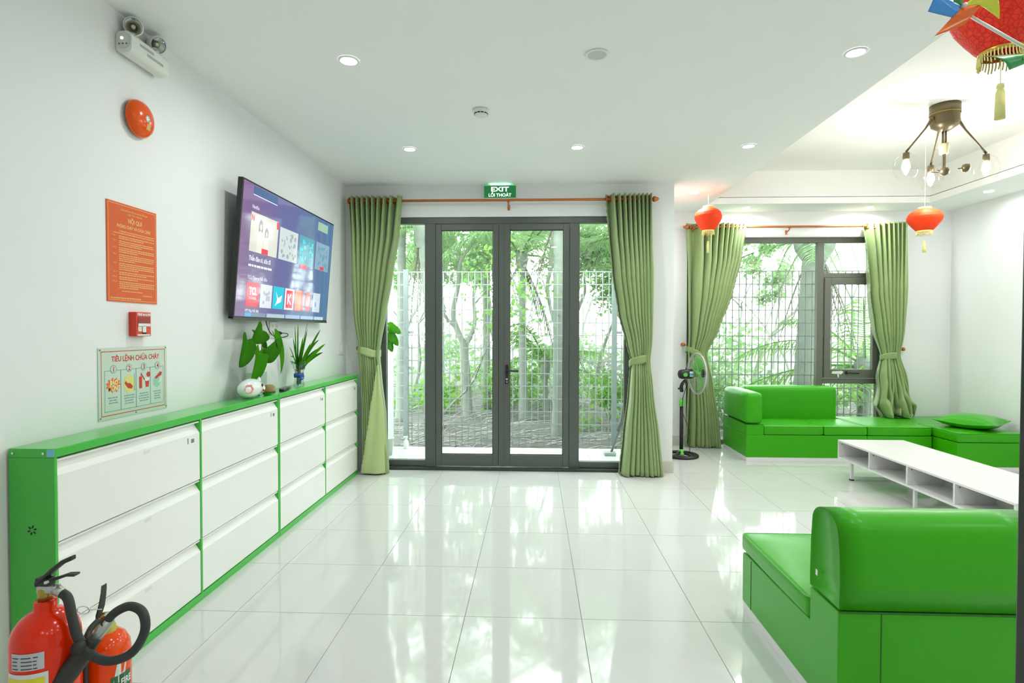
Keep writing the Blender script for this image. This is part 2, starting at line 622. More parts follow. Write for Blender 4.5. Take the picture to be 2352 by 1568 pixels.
# ------------------------------------------------------------------ entry door leaf at the right edge of the picture
d2 = sroot('door_2', (.70, .36, 0), 'open glass door with a black metal stile')
b = MB()
b.box((.648, .72, 0.005), (.735, .77, 2.4))
b.box((.665, -.10, 0.005), (.725, -.02, 2.4))
b.box((.665, -.02, 2.32), (.725, .72, 2.4))
b.box((.665, -.02, 0.005), (.725, .72, .12))
b.build('door_frame', BLACKM, d2, bevel=.003)
MB().box((.692, -.02, .12), (.698, .72, 2.32)).build('glass_pane', GLASS, d2)

# ------------------------------------------------------------------ ceiling lights
RINGM = mat('downlight_ring', (.85, .86, .84, 1), .4, noise=.01)
LAMPM = mat('downlight_lens', (1, 1, 1, 1), .4, emit=(.93, .98, 1, 1), estr=14.0, noise=.001)
LENSOFF = mat('speaker_grille', (.62, .64, .60, 1), .6, noise=.05, nscale=200)
ring_me = lens_me = None

def downlight(x, y, label, lit=True, group='recessed downlights', power=None):
    global ring_me, lens_me
    t = thing('downlight', label, 'ceiling light', (x, y, ZC), group)
    if ring_me is None:
        r = MB().lathe([(.058, -.001), (.058, -.006), (.050, -.009), (.044, -.006), (.044, -.001)], n=28)
        ro = r.build('trim_ring', RINGM, t, world=False, smooth=True)
        l = MB().lathe([(.0, -.0045), (.030, -.0045), (.044, -.0035), (.044, -.001)], n=28)
        lo = l.build('lens', LAMPM, t, world=False, smooth=True)
        ring_me, lens_me = ro.data, lo.data
    else:
        for nm, me in (('trim_ring', ring_me), ('lens', lens_me)):
            o = bpy.data.objects.new(nm, me)
            COL.objects.link(o)
            o.parent = t
    ld = bpy.data.lights.new('downlight_lamp', 'AREA')
    ld.shape = 'DISK'
    ld.size = .10
    ld.energy = power or DOWNLIGHT_W
    ld.color = (.95, 1.0, .99)
    ld.spread = 3.0
    lo = bpy.data.objects.new('downlight_lamp', ld)
    COL.objects.link(lo)
    lo.parent = t
    lo.location = (0, 0, -.014)
    return t

downlight(-1.052, 3.138, 'bright recessed downlight nearest the emergency light on the left')
downlight(-1.052, 4.675, 'recessed downlight in the ceiling left of the smoke detector')
downlight(.351, 4.675, 'recessed downlight just right of the smoke detector')
downlight(1.757, 4.69, 'recessed downlight midway along the edge of the raised tray')
downlight(1.750, 3.146, 'bright recessed downlight near the big lantern, left of the tray edge')
downlight(1.758, 6.23, 'recessed downlight above the return wall, beside the left small lantern')
downlight(2.62, 7.05, 'recessed downlight above the left window curtain')
downlight(4.11, 7.05, 'recessed downlight above the right window curtain')
downlight(4.93, 6.29, 'recessed downlight in the strip by the right wall', power=2.5)
for (x, y) in ((.351, 1.6), (1.757, 1.6), (1.757, .05), (.351, -1.5), (1.757, -1.5), (4.93, 4.7), (4.93, 3.1), (3.4, 1.0), (3.4, -1.0)):  # unseen lamps, added for the light they give the room
    downlight(x, y, 'unseen recessed downlight added outside the picture to light the room', group='added downlights out of view')
t = thing('ceiling_speaker', 'round unlit ceiling speaker between two bright downlights', 'speaker', (.340, 3.12, ZC))
MB().lathe([(.066, -.001), (.066, -.006), (.058, -.010), (.050, -.006), (.050, -.001)], n=32).build('rim', RINGM, t, world=False, smooth=True)
MB().lathe([(0, -.006), (.050, -.004), (.050, -.001)], n=32).build('grille', LENSOFF, t, world=False)

# ------------------------------------------------------------------ curtains and rods
def interp(tab, z):
    if z >= tab[0][0]:
        return tab[0][1:]
    for a, b in zip(tab, tab[1:]):
        if a[0] >= z >= b[0]:
            t = (a[0] - z) / (a[0] - b[0] + 1e-9)
            t = t * t * (3 - 2 * t) * .35 + t * .65
            return [p + (q - p) * t for p, q in zip(a[1:], b[1:])]
    return tab[-1][1:]

def rod(label, x0, x1, y, z, wall_y, brackets, hook_name):
    t = thing('curtain_rod', label, 'curtain rod', ((x0 + x1) / 2, y, z))
    MB().tube([(x0, y, z), (x1, y, z)], .0135, 14).build('pole', COPPER, t, smooth=True)
    prof = [(0, -.012), (.017, -.012), (.017, .004), (.026, .008), (.030, .02), (.026, .034), (.018, .040), (.020, .048), (.012, .062), (.0, .072)]
    MB().lathe(prof, (x1, y, z), (1, 0, 0), 18).build('finial', COPPER, t, smooth=True)
    MB().lathe(prof, (x0, y, z), (-1, 0, 0), 18).build('finial', COPPER, t, smooth=True)
    for bx in brackets:
        b = MB()
        b.tube([(bx, y, z - .018), (bx, y + .03, z - .045), (bx, wall_y - .004, z - .055)], .007, 8)
        b.box((bx - .012, wall_y - .006, z - .085), (bx + .012, wall_y, z - .03))
        b.box((bx - .014, y - .014, z - .020), (bx + .014, y + .014, z - .012))
        b.build('bracket', COPPER, t)
    return t

def curtain(label, tab, yc, nf, tie_z, knob, seed, tie_slope=0.0, bottom=0.0, lining=None, puddle=False, flat_edge=None, amp0=.052):
    rnd = random.Random(seed)
    ztop, zbot = tab[0][0], tab[-1][0]
    xm = sum(tab[0][1:]) / 2
    t = thing('curtain', label, 'curtain', (xm, yc, max(bottom, zbot)))
    phase = [rnd.uniform(-.35, .35) for _ in range(nf + 1)]
    wj = [rnd.uniform(.75, 1.25) for _ in range(nf)]
    tot = sum(wj)
    cum = [0]
    for q in wj:
        cum.append(cum[-1] + q / tot)

    def warp(u):
        """uneven folds: u in fold space -> fraction across the width"""
        k = min(nf - 1, int(u * nf))
        return cum[k] + (u * nf - k) * (cum[k + 1] - cum[k])
    H = ztop - zbot

    def surf(u, v):
        z = ztop - H * v
        xl, xr = interp(tab, z)
        wd = xr - xl
        # the top is evenly pleated on its eyelets, lower down the folds drift
        k = min(1.0, max(0.0, (ztop - z) / .8))
        frac = u * (1 - k) + warp(u) * k
        if flat_edge:
            e, amt = flat_edge
            # a wide flat panel on one side
            frac = (frac ** (1 / (1 + amt))) if e == 'L' else 1 - ((1 - frac) ** (1 / (1 + amt)))
        x = xl + wd * frac
        near = math.exp(-((z - tie_z) / .18) ** 2)
        a = amp0 * (1 - .45 * near) * (1.0 + .35 * max(0, (tie_z - z)) / max(.2, tie_z - zbot))
        i = min(nf - 1, int(u * nf))
        ph = 2 * PI * nf * u + k * .5 * math.sin(3 * u + v * 4 + seed)
        scal = a * 1.75 * (1 - 2 * abs(math.cos(ph / 2 + PI / 4)) ** .75)      # broad pleats with tight creases behind
        y = yc + (a * math.sin(ph) * (1 - k) + scal * k) + .012 * k * math.sin(11 * u + 5 * v + seed)
        x += .010 * k * math.cos(ph) * (wd / .3)
        if puddle and v > .80:
            q = (v - .80) / .20
            y -= .05 * q * (1 + math.sin(9 * u + 2)) + .03 * math.sin(17 * u + 6 * q) * q
            z += .05 * q * math.sin(13 * u + 9 * q) + .02 * q * math.cos(29 * u + 4 * q)
            x += .03 * q * math.sin(21 * u + 7 * q)
            z = max(z, zbot + .004)
        else:
            z += .008 * math.sin(2 * PI * 7 * u) * (v > .995)
        return (x, y, z)
    MB().grid(surf, nf * 14, 72).build('fabric', CLOTH, t, smooth=True, solid=.003)
    # eyelet rings threaded on the rod
    rz = ztop - .045
    for k in range(2 * nf):
        u = (k + .5) / (2 * nf)
        if k % 2 == 0 and nf > 6 and k not in (0, 2):
            pass
        u = k / (2 * nf) + .0
        if u <= .001:
            u = .012
        x, y, z = surf(u, .045 / H)
        side = 1 if k % 2 else -1
        R = .027
        dirv = Vector((.85, .5 * side, 0)).normalized()
        oth = Vector((0, 0, 1))
        lat = dirv.cross(oth)
        pts = [Vector((x, yc, rz)) + lat * R * math.cos(2 * PI * j / 16) + oth * R * math.sin(2 * PI * j / 16) for j in range(16)]
        MB().tube(pts, .0065, 6, closed=True).build('eyelet', COPPER, t, smooth=True)
    # tie band
    xl, xr = interp(tab, tie_z)
    cx, hw = (xl + xr) / 2, (xr - xl) / 2 + .012

    def band(u, v):
        a = 2 * PI * u
        x = cx + hw * math.cos(a)
        y = yc + (.062 + .006 * math.sin(3 * a)) * math.sin(a)
        z = tie_z + tie_slope * (x - cx) + .045 * (v - .5) * 2 * (1 - .25 * abs(math.cos(a))) + .012 * math.sin(2 * a)
        return (x, y, z)
    tb = MB().grid(band, 40, 4, closed_u=True).build('tieback', LINING if lining else CLOTH, t, smooth=True, solid=.004)
    kx, kz, kwall = knob
    kb = MB().lathe([(0, -.09), (.012, -.09), (.021, -.078), (.024, -.062), (.018, -.048), (.010, -.042), (.010, -.006), (.022, -.006), (.022, 0)], (kx, kwall, kz), (0, 1, 0), 16)
    kb.build('tieback_knob', COPPER, t, smooth=True)
    b = MB().tube([(kx, kwall - .05, kz), ((kx + cx) / 2, yc + .05, (kz + tie_z + tie_slope * (kx - cx)) / 2 + .01), (cx + (hw if kx > cx else -hw), yc, tie_z + tie_slope * (hw if kx > cx else -hw))], .006, 6)
    b.build('tie_cord', CLOTH, tb)
    if lining:
        pts, y0 = lining
        # turned-back edge showing the pale lining, its border scalloped

        def flap(u, v):
            z = pts[0][0] + (pts[-1][0] - pts[0][0]) * v
            xa, xb = interp(pts, z)
            sc = .006 * abs(math.sin(v * PI * 22)) * (1 - u)
            x = xa - sc + (xb - xa) * u
            y = y0 - .055 * math.sin(PI * (.15 + .85 * u)) * (.4 + .6 * v) - .01 * math.sin(u * 9 + v * 2)
            return (x, y, z)
        MB().grid(flap, 16, 90).build('lining_edge', LINING, t, smooth=True, solid=.003)
    else:
        # scalloped leading edge
        side = 0 if knob[0] > cx else 1
        e = MB()

        def edge(u, v):
            x, y, z = surf(.002 if side == 0 else .998, v)
            s = (-1 if side == 0 else 1) * (.004 + .008 * abs(math.sin(v * PI * 40)))
            return (x + s * u, y - .002, z)
        e.grid(edge, 1, 160).build('scalloped_edge', CLOTH, t, smooth=True, solid=.002)
    return t

RY1, RZ1 = 5.745, 2.815
rod('copper curtain rod above the glazed double door', -1.872, 1.195, RY1, RZ1, YBACK, (-1.80, -.27, 1.14), 0)
RY2, RZ2 = 7.20, 2.795
rod('copper curtain rod above the window and sofa', 1.955, 4.60, RY2, RZ2, YWIN, (2.02, 3.22, 4.55), 0)
c1 = [(2.860, -1.930, -1.368), (2.475, -1.905, -1.401), (2.058, -1.888, -1.47), (1.645, -1.866, -1.54), (1.331, -1.826, -1.596), (1.249, -1.826, -1.61), (1.016, -1.800, -1.583), (0.596, -1.785, -1.533), (0.012, -1.775, -1.498)]
c2 = [(2.866, .724, 1.188), (2.462, .74, 1.186), (2.053, .773, 1.189), (1.647, .846, 1.187), (1.339, .937, 1.185), (1.183, .982, 1.172), (.824, .953, 1.201), (.41, .898, 1.257), (.012, .850, 1.298)]
c3 = [(2.845, 1.926, 2.678), (2.428, 1.935, 2.601), (1.957, 1.928, 2.48), (1.491, 1.937, 2.321), (1.185, 1.945, 2.186), (.789, 1.931, 2.256), (.32, 1.913, 2.32), (.012, 1.894, 2.345)]
c4 = [(2.840, 4.111, 4.627), (2.42, 4.143, 4.623), (1.955, 4.171, 4.609), (1.495, 4.258, 4.584), (1.172, 4.359, 4.562), (.919, 4.314, 4.624), (.687, 4.291, 4.655), (.50, 4.267, 4.706), (.408, 4.285, 4.700)]
curtain('olive satin curtain left of the double door, its pale lining turned out', c1, RY1, 9, 1.249, (-1.845, 1.285, YBACK), 3, tie_slope=-.10,
        lining=([(1.12, -1.596, -1.590), (.90, -1.635, -1.570), (.60, -1.68, -1.528), (.30, -1.72, -1.51), (.015, -1.765, -1.496)], RY1 - .115), flat_edge=('R', .25))
curtain('olive satin curtain right of the double door', c2, RY1, 9, 1.183, (1.19, 1.33, YBACK), 5, tie_slope=.42, flat_edge=('L', .35))
curtain('olive satin curtain behind the standing fan, left of the window', c3, RY2, 9, 1.185, (1.915, 1.30, YWIN), 8, tie_slope=-.42, flat_edge=('L', .8))
curtain('olive satin curtain bunched on the sofa, right of the window', c4, RY2 - .02, 8, 1.172, (4.66, 1.25, YWIN), 11, tie_slope=.25, bottom=.408, puddle=True, flat_edge=('L', .35))

# ------------------------------------------------------------------ exit sign, smoke detector
t = thing('exit_sign', 'green lit exit sign above the double door', 'exit sign', (-.36, YBACK - .02, 2.845))
fr = frame((-.36, YBACK - .042, 2.915), (1, 0, 0), (0, 0, 1))
MB().box((-.532, YBACK - .042, 2.842), (-.188, YBACK - .002, 2.988)).build('housing', mat('sign_housing', (.74, .80, .74, 1), .4, noise=.01), t, bevel=.004)
EXG = mat('exit_green', srgb(22, 92, 44), .4, emit=srgb(20, 110, 50), estr=.5, noise=.001)
EXW = mat('exit_letter', (.9, 1, .95, 1), .4, emit=(.8, 1, .92, 1), estr=.9, noise=.001)
MB().rect(fr, -.165, -.062, .165, .062, 0, .003).build('face', EXG, t)
text('EXIT', fr, 0, .004, .062, EXW, t, 'exit_lettering', width=.185, bold=.0016, w=.0035, vscale=1.05)
text('LỐI THOÁT', fr, 0, -.050, .046, EXW, t, 'escape_lettering', width=.235, bold=.0008, w=.0035)
MB().box((-.46, YBACK - .035, 2.988), (-.26, YBACK - .012, 2.9905)).build('top_lamp', mat('exit_glow', (.3, 1, .6, 1), .5, emit=(.15, 1, .5, 1), estr=9.0, noise=.001), t)
b = MB()
for x in (-.47, -.25):
    b.tube([(x, YBACK - .03, 2.985), (x, YBACK - .03, 3.0)], .004, 6)
b.build('hanger', WPLAST, t)

t = thing('smoke_detector', 'white smoke detector on the ceiling between downlights', 'smoke detector', (-.372, 3.87, ZC))
MB().lathe([(0, -.001), (.054, -.001), (.056, -.012), (.052, -.022), (.047, -.026)], n=32).build('base', WPLAST, t, world=False, smooth=True)
MB().lathe([(.047, -.022), (.045, -.034), (.038, -.044), (.022, -.050), (0, -.051)], n=32).build('head', WPLAST, t, world=False, smooth=True)
b = MB()
for k in range(12):
    a = 2 * PI * (k + .5) / 12
    fr2 = frame((.0455 * math.cos(a), .0455 * math.sin(a), -.031), (-math.sin(a), math.cos(a), 0), (0, 0, 1))
    b.rect(fr2, -.009, -.0035, .009, .0035, -.002, .0015)
b.build('vent_slots', DARK, t, world=False)

# ------------------------------------------------------------------ television on the left wall
tv_c = Vector((-1.90, 4.288, 1.545))
t = thing('television', 'large wall-mounted flat television tilted above the cabinets', 'television', tv_c)
ub = Vector((.075, 0, .905)).normalized()         # up along the tilted panel
org = Vector((-1.925, 3.49, 1.548))
fr = frame(org, (0, 1, 0), ub)                    # normal points into the room
TW, TH = 1.60, .905
b = MB()
b.rect(fr, 0, 0, TW, TH, -.035, 0)
b.build('bezel', mat('tv_black', (.010, .011, .011, 1), .3, noise=.05), t, bevel=.003)
MB().rect(fr, .12, .02, 1.48, .42, -.06, -.034).build('back_cover', DARK, t, bevel=.01)
MB().rect(fr, 0.0, -.006, TW, .010, -.03, .004).build('bottom_strip', mat('tv_strip', (.10, .11, .10, 1), .3, metal=.6, noise=.05), t)
MB().box((-2.0, 4.05, 1.75), (-1.925, 4.55, 2.15)).build('wall_bracket', DARK, t, bevel=.004)

def screenmat(name, col, e=.55):
    return mat(name, (col[0] * .05, col[1] * .05, col[2] * .05, 1), .08, spec=.5, emit=col, estr=e, noise=.001)
sm = bpy.data.materials.new('tv_screen')
sm.use_nodes = True
nt = sm.node_tree
bs = nt.nodes['Principled BSDF']
bs.inputs['Base Color'].default_value = (.02, .02, .03, 1)
bs.inputs['Roughness'].default_value = .06
bs.inputs['Specular IOR Level'].default_value = .9
tc = nt.nodes.new('ShaderNodeTexCoord')
sp = nt.nodes.new('ShaderNodeSeparateXYZ')
mr = nt.nodes.new('ShaderNodeMapRange')
mr.inputs['From Min'].default_value = -.8
mr.inputs['From Max'].default_value = .8
rp = nt.nodes.new('ShaderNodeValToRGB')
rp.color_ramp.elements[0].color = srgb(122, 92, 132)
rp.color_ramp.elements[1].color = srgb(66, 104, 142)
el = rp.color_ramp.elements.new(.35)
el.color = srgb(96, 96, 142)
nt.links.new(tc.outputs['Object'], sp.inputs[0])
nt.links.new(sp.outputs['Y'], mr.inputs['Value'])
nt.links.new(mr.outputs[0], rp.inputs[0])
nt.links.new(rp.outputs[0], bs.inputs['Emission Color'])
bs.inputs['Emission Strength'].default_value = .85
MB().rect(fr, .012, .018, TW - .012, TH - .012, 0, .0015).build('screen', sm, t)
UIW = screenmat('ui_white', (.80, .84, .88, 1), .8)
UIT = screenmat('ui_text', (.85, .85, .95, 1), .8)
R2 = random.Random(4)

def tile(u0, v0, u1, v1, col, name='app_tile', e=.8):
    return MB().rect(fr, u0, v0, u1, v1, .0016, .0026).build(name, screenmat('ui_%02x%02x%02x' % tuple(int(q * 255) for q in col[:3]), col, e), t)
# top strip of a picture and a small photo of a meadow
o = tile(.14, .832, .48, .885, srgb(70, 96, 138), 'banner_tile')
MB().rect(fr, .14, .826, .48, .831, .0016, .0026).build('banner_line', UIW, t)
o = tile(1.24, .79, 1.46, .862, srgb(150, 182, 160), 'preview_tile')
text('Netflix', fr, .135, .738, .034, UIT, t, 'row_lettering', align='LEFT', w=.003)
o = tile(.13, .455, .52, .715, srgb(206, 206, 196), 'poster_tile')
for (cu, cv, k_) in ((.265, .585, 1.0), (.350, .560, .85)):
    MB().disc(fr, cu, cv + .045 * k_, .030 * k_, .0028, .0031, 20, .052 * k_).build('poster_hair', screenmat('ui_dark', srgb(124, 122, 124), .8), o)
    MB().prism([(cu - .012 * k_, cv + .02 * k_), (cu + .012 * k_, cv + .02 * k_), (cu + .040 * k_, cv - .02 * k_), (cu + .044 * k_, .458), (cu - .044 * k_, .458), (cu - .040 * k_, cv - .02 * k_)], fr, .0031, .0034).build('poster_dress', screenmat('ui_dress', srgb(222, 216, 206), .8), o)
    MB().disc(fr, cu, cv + .045 * k_, .015 * k_, .0034, .0037, 16, .022 * k_).build('poster_face', screenmat('ui_skin', srgb(214, 188, 172), .8), o)
UIR = screenmat('ui_red', srgb(214, 52, 78), .85)
text('N', fr, .152, .660, .05, UIR, o, 'corner_letter', bold=.003, w=.004)
MB().rect(fr, .295, .455, .385, .492, .003, .0036).build('badge', UIR, o)
MB().rect(fr, .492, .660, .522, .712, .003, .0036).build('rank_badge', UIR, o)
o = tile(.55, .455, .86, .690, srgb(196, 206, 204), 'poster_tile')
b = MB()
for k in range(26):
    b.disc(fr, R2.uniform(.58, .83), R2.uniform(.47, .67), R2.uniform(.006, .02), .0028, .0034 + k * .00003, 10)
o_ = b.build('poster_art', screenmat('ui_grey', srgb(164, 176, 180), .7), o)
o_['kind'] = 'stuff'
o = tile(.89, .455, 1.19, .690, srgb(84, 150, 168), 'poster_tile')
b = MB()
for k in range(22):
    u0, v0 = R2.uniform(.90, 1.14), R2.uniform(.48, .65)
    b.rect(fr, u0, v0, u0 + R2.uniform(.01, .045), v0 + R2.uniform(.01, .035), .0028, .0034 + k * .00003)
o_ = b.build('poster_art', screenmat('ui_cyan', srgb(76, 196, 214), .8), o)
o_['kind'] = 'stuff'
MB().rect(fr, .93, .430, 1.07, .462, .003, .004).build('badge', UIR, o)
o = tile(1.23, .455, 1.53, .690, srgb(132, 158, 176), 'poster_tile')
b = MB()
for k in range(26):
    b.disc(fr, R2.uniform(1.26, 1.50), R2.uniform(.48, .67), R2.uniform(.006, .022), .0028, .0034 + k * .00003, 8)
o_ = b.build('poster_art', screenmat('ui_art2', srgb(96, 150, 170), .8), o)
o_['kind'] = 'stuff'
MB().rect(fr, 1.34, .458, 1.42, .486, .004, .005).build('badge', UIR, o)
text('Thần đèn ơi, ước đi', fr, .135, .395, .044, UIT, t, 'title_lettering', align='LEFT', w=.003, bold=.0006, width=.30)
b = MB()
dashes(b, fr, .135, .46, .355, .014, R2, .003)
b.build('subtitle_print', UIT, t)
text('TCL Channel Bắt đầu', fr, .135, .272, .030, UIT, t, 'row_lettering', align='LEFT', w=.003)
apps = [(.135, .305, srgb(214, 74, 92)), (.325, .495, srgb(208, 214, 220)), (.515, .685, srgb(48, 190, 206)), (.705, .865, srgb(214, 214, 220)), (.885, 1.045, srgb(228, 126, 96)), (1.245, 1.40, srgb(190, 204, 216))]
for k, (u0, u1, col) in enumerate(apps):
    o = tile(u0, .085, u1, .250, col, 'app_tile')
    cu = (u0 + u1) / 2
    if k == 0:
        text('TCL', fr, cu, .168, .07, UIW, o, 'logo_lettering', bold=.003, w=.003, width=.105)
        text('CHANNEL', fr, cu, .135, .026, UIW, o, 'logo_lettering', w=.003, width=.105)
    elif k == 1:
        b = MB()
        for q in range(9):
            b.disc(fr, cu + R2.uniform(-.05, .05), .165 + R2.uniform(-.05, .05), .012, .0028, .0034, 10)
        b.build('logo', screenmat('ui_pale', srgb(176, 186, 196), .7), o)['kind'] = 'stuff'
    elif k == 2:
        b = MB()
        b.prism([(cu - .05, .105), (cu - .02, .15), (cu - .04, .21), (cu - .005, .165), (cu + .055, .19), (cu + .045, .14), (cu - .01, .125)], fr, .0028, .0034)
        b.build('logo', UIW, o)
    elif k == 3:
        MB().rect(fr, cu - .055, .10, cu + .055, .235, .0028, .0032).build('logo_plate', UIR, o)
        text('K', fr, cu, .13, .11, UIW, o, 'logo_lettering', bold=.003, w=.0036)
    elif k == 4:
        MB().rect(fr, cu + .04, .085, u1, .250, .0028, .0034).build('logo', UIR, o)
    else:
        MB().rect(fr, cu - .03, .13, cu - .01, .17, .0028, .0034).build('logo', screenmat('ui_blue', srgb(92, 150, 210), .8), o)
o = MB().disc(fr, 1.145, .168, .066, .0016, .0026, 36, .085).build('app_tile', UIR, t)
MB().prism([(1.115, .13), (1.155, .13), (1.155, .165), (1.175, .165), (1.175, .21), (1.135, .21), (1.135, .175), (1.115, .175)], fr, .0028, .0034).build('logo', UIW, o)
text('FPT Play Nổi Bật', fr, .135, .050, .026, UIT, t, 'row_lettering', align='LEFT', w=.003)
for (u0, u1, col) in ((.135, .22, srgb(96, 170, 200)), (.225, .42, srgb(120, 140, 160)), (.44, .72, srgb(168, 190, 196)), (.74, 1.00, srgb(150, 180, 210)), (1.02, 1.28, srgb(160, 186, 214)), (1.30, 1.50, srgb(176, 200, 216))):
    tile(u0, .018, u1, .046, col, 'thumbnail_tile')

# ------------------------------------------------------------------ things on the left wall
t = thing('emergency_light', 'white twin-head emergency light high on the left wall', 'emergency light', (XW, 2.74, 2.80))
def rrect(w_, h_, r, n=5):
    p = []
    for (cx, cy, a0) in ((w_ - r, r, -PI / 2), (w_ - r, h_ - r, 0), (r, h_ - r, PI / 2), (r, r, PI)):
        for k in range(n + 1):
            a = a0 + PI / 2 * k / n
            p.append((cx + r * math.cos(a), cy + r * math.sin(a)))
    return p
fe = frame((XW, 2.605, 2.795), (1, 0, 0), (0, 0, 1))       # normal = -Y, towards the viewer
MB().prism([(u, v) for u, v in rrect(.082, .105, .03)], fe, -.275, 0).build('housing', WPLAST, t, bevel=.004)
MB().prism([(.008 + u, .022 + v) for u, v in rrect(.064, .076, .028)], fe, 0, .003).build('end_panel', mat('panel_grey', (.66, .70, .64, 1), .4, noise=.01), t)
b = MB()
for u in (.022, .040, .058):
    b.disc(fe, u, .042, .0032, .003, .0045, 10)
b.build('indicator_holes', DARK, t)
MB().disc(fe, .036, .068, .007, .003, .006, 14).build('indicator', mat('pink_led', (.9, .5, .4, 1), .3, emit=(1, .55, .4, 1), estr=1.2, noise=.001), t)
fs_ = frame((XW + .082, 2.63, 2.84), (0, 1, 0), (0, 0, 1))
MB().rect(fs_, .03, .012, .13, .026, -.003, .0006).build('slot', mat('slot_grey', (.42, .45, .40, 1), .5, noise=.02), t)
MB().rect(fs_, .08, -.012, .20, .002, -.003, .0006).build('slot', MATS['slot_grey'], t)
for (hy, hz, aim) in ((2.66, 2.945, (.55, -.75, -.25)), (2.825, 2.945, (.75, -.30, -.35))):
    ax = Vector(aim).normalized()
    cpos = Vector((XW + .05, hy, hz))
    hd = MB().lathe([(0, -.045), (.022, -.041), (.036, -.026), (.042, -.004), (.042, .018), (.038, .020)], cpos, ax, 24).build('lamp_head', WPLAST, t, smooth=True)
    MB().lathe([(.012, -.008), (.026, .004), (.037, .018)], cpos, ax, 24).build('reflector', CHROME, hd, smooth=True)
    MB().lathe([(0, -.008), (.009, -.006), (.010, .006), (0, .010)], cpos, ax, 12).build('bulb', mat('bulb_amber', (.9, .75, .4, 1), .2, noise=.02), hd, smooth=True)
    MB().lathe([(0, .024), (.02, .0225), (.038, .019)], cpos, ax, 24).build('lens', WATERGLASS, hd, smooth=True)
    MB().tube([(XW + .045, hy, 2.895), (XW + .05, hy, hz - .03)], .012, 10).build('swivel', WPLAST, t, smooth=True)

t = thing('fire_bell', 'round orange-red fire alarm bell on the left wall', 'alarm bell', (XW, 2.735, 2.53))
MB().lathe([(0, 0), (.060, 0), (.060, .016), (0, .016)], (XW, 2.735, 2.53), (1, 0, 0), 28).build('base', mat('bell_base', srgb(210, 200, 190), .4, noise=.02), t)
MB().lathe([(.088, .014), (.092, .017), (.091, .026), (.082, .042), (.060, .056), (.032, .063), (.012, .065), (0, .065)], (XW, 2.735, 2.53), (1, 0, 0), 40).build('gong', ORED, t, smooth=True)
MB().lathe([(.017, .0655), (.014, .069), (0, .070)], (XW, 2.735, 2.53), (1, 0, 0), 20).build('nut', CHROME, t, smooth=True)
fb = frame((XW + .060, 2.745, 2.492), (0, 1, 0), (.25, 0, 1))
MB().rect(fb, -.013, -.014, .013, .014, -.004, .002).build('label', mat('gold_label', srgb(206, 176, 100), .4, noise=.05), t)

# rules poster
PO = mat('poster_orange', srgb(222, 92, 36), .35, spec=.4, noise=.02, nscale=4)
PY = mat('poster_yellow', srgb(240, 196, 120), .5, noise=.02)
PW, PH = .343, .477
fp = frame((XW + .004, 2.533, 1.610), (0, 1, 0), (0, 0, 1))
t = thing('rules_poster', 'orange-red fire rules poster with pale yellow lettering', 'poster', (XW, 2.70, 1.61))
MB().rect(fp, 0, 0, PW, PH, -.004, 0).build('board', PO, t)
b = MB()
e = .008
for (u0, v0, u1, v1) in ((e, e, PW - e, e + .002), (e, PH - e - .002, PW - e, PH - e), (e, e, e + .002, PH - e), (PW - e - .002, e, PW - e, PH - e)):
    b.rect(fp, u0, v0, u1, v1, 0, .0006)
b.build('border', PY, t)
text('CỘNG HÒA XÃ HỘI CHỦ NGHĨA VIỆT NAM', fp, PW / 2 + .01, PH - .035, .010, PY, t, 'heading_lettering', width=.185, bold=.0002)
text('Độc lập - Tự do - Hạnh phúc', fp, PW / 2 + .01, PH - .050, .011, PY, t, 'heading_lettering', width=.11, bold=.0002)
text('NỘI QUI', fp, PW / 2 + .015, PH - .088, .030, PY, t, 'title_lettering', width=.095, bold=.0008)
text('PHÒNG CHÁY VÀ CHỮA CHÁY', fp, PW / 2 + .01, PH - .118, .022, PY, t, 'title_lettering', width=.235, bold=.0006)
r3 = random.Random(12)
rows = [(1, 2), (2, 3), (3, 3), (4, 4), (5, 4), (6, 2), (7, 2), (8, 4)]
v = PH - .138
b = MB()
for q in range(2):
    dashes(b, fp, .04 if q else .08, PW - .02, v, .0042, r3)
    v -= .0105
b.build('small_print', PY, t)
v -= .004
for (n, L) in rows:
    text('Điều %d:' % n, fp, .030, v, .009, PY, t, 'article_lettering', align='LEFT', width=.030, bold=.0002)
    b = MB()
    for q in range(L):
        dashes(b, fp, .076, (PW - .022) if q < L - 1 else r3.uniform(.16, .27), v, .0042, r3)
        v -= .0094
    b.build('small_print', PY, t)
    v -= .0045
b = MB()
dashes(b, fp, .095, .23, v - .002, .004, r3)
dashes(b, fp, .235, .31, v - .018, .004, r3)
dashes(b, fp, .02, .22, .016, .005, r3)
b.build('small_print', PY, t)

# manual call point
CR = mat('call_point_red', srgb(220, 54, 30), .3, noise=.02)
t = thing('fire_call_point', 'small red fire alarm call point between the two wall signs', 'alarm box', (XW, 2.73, 1.443))
MB().box((XW, 2.672, 1.443), (XW + .038, 2.781, 1.564)).build('box', CR, t, bevel=.004)
fc = frame((XW + .0385, 2.672, 1.443), (0, 1, 0), (0, 0, 1))
text('FIRE', fc, .027, .103, .017, WPLAST, t, 'lettering', width=.034, bold=.0008)
text('ALARM', fc, .083, .103, .017, WPLAST, t, 'lettering', width=.040, bold=.0008)
MB().disc(fc, .054, .108, .006, 0, .001, 14).build('emblem', WPLAST, t)
MB().rect(fc, .012, .062, .098, .096, 0, .001).build('dark_window', mat('call_dark', srgb(150, 26, 22), .3, noise=.02), t)
MB().prism([(.012, .050), (.098, .050), (.098, .064), (.066, .064), (.066, .064), (.012, .064)], fc, .001, .004).rect(fc, .042, .020, .066, .052, .001, .004).build('pull_handle', WPLAST, t)
MB().rect(fc, .012, .024, .038, .048, 0, .002).build('key_plate', mat('call_plate', srgb(226, 214, 190), .4, noise=.02), t)
MB().rect(fc, .046, .012, .070, .022, 0, .003).build('lock', DARK, t)
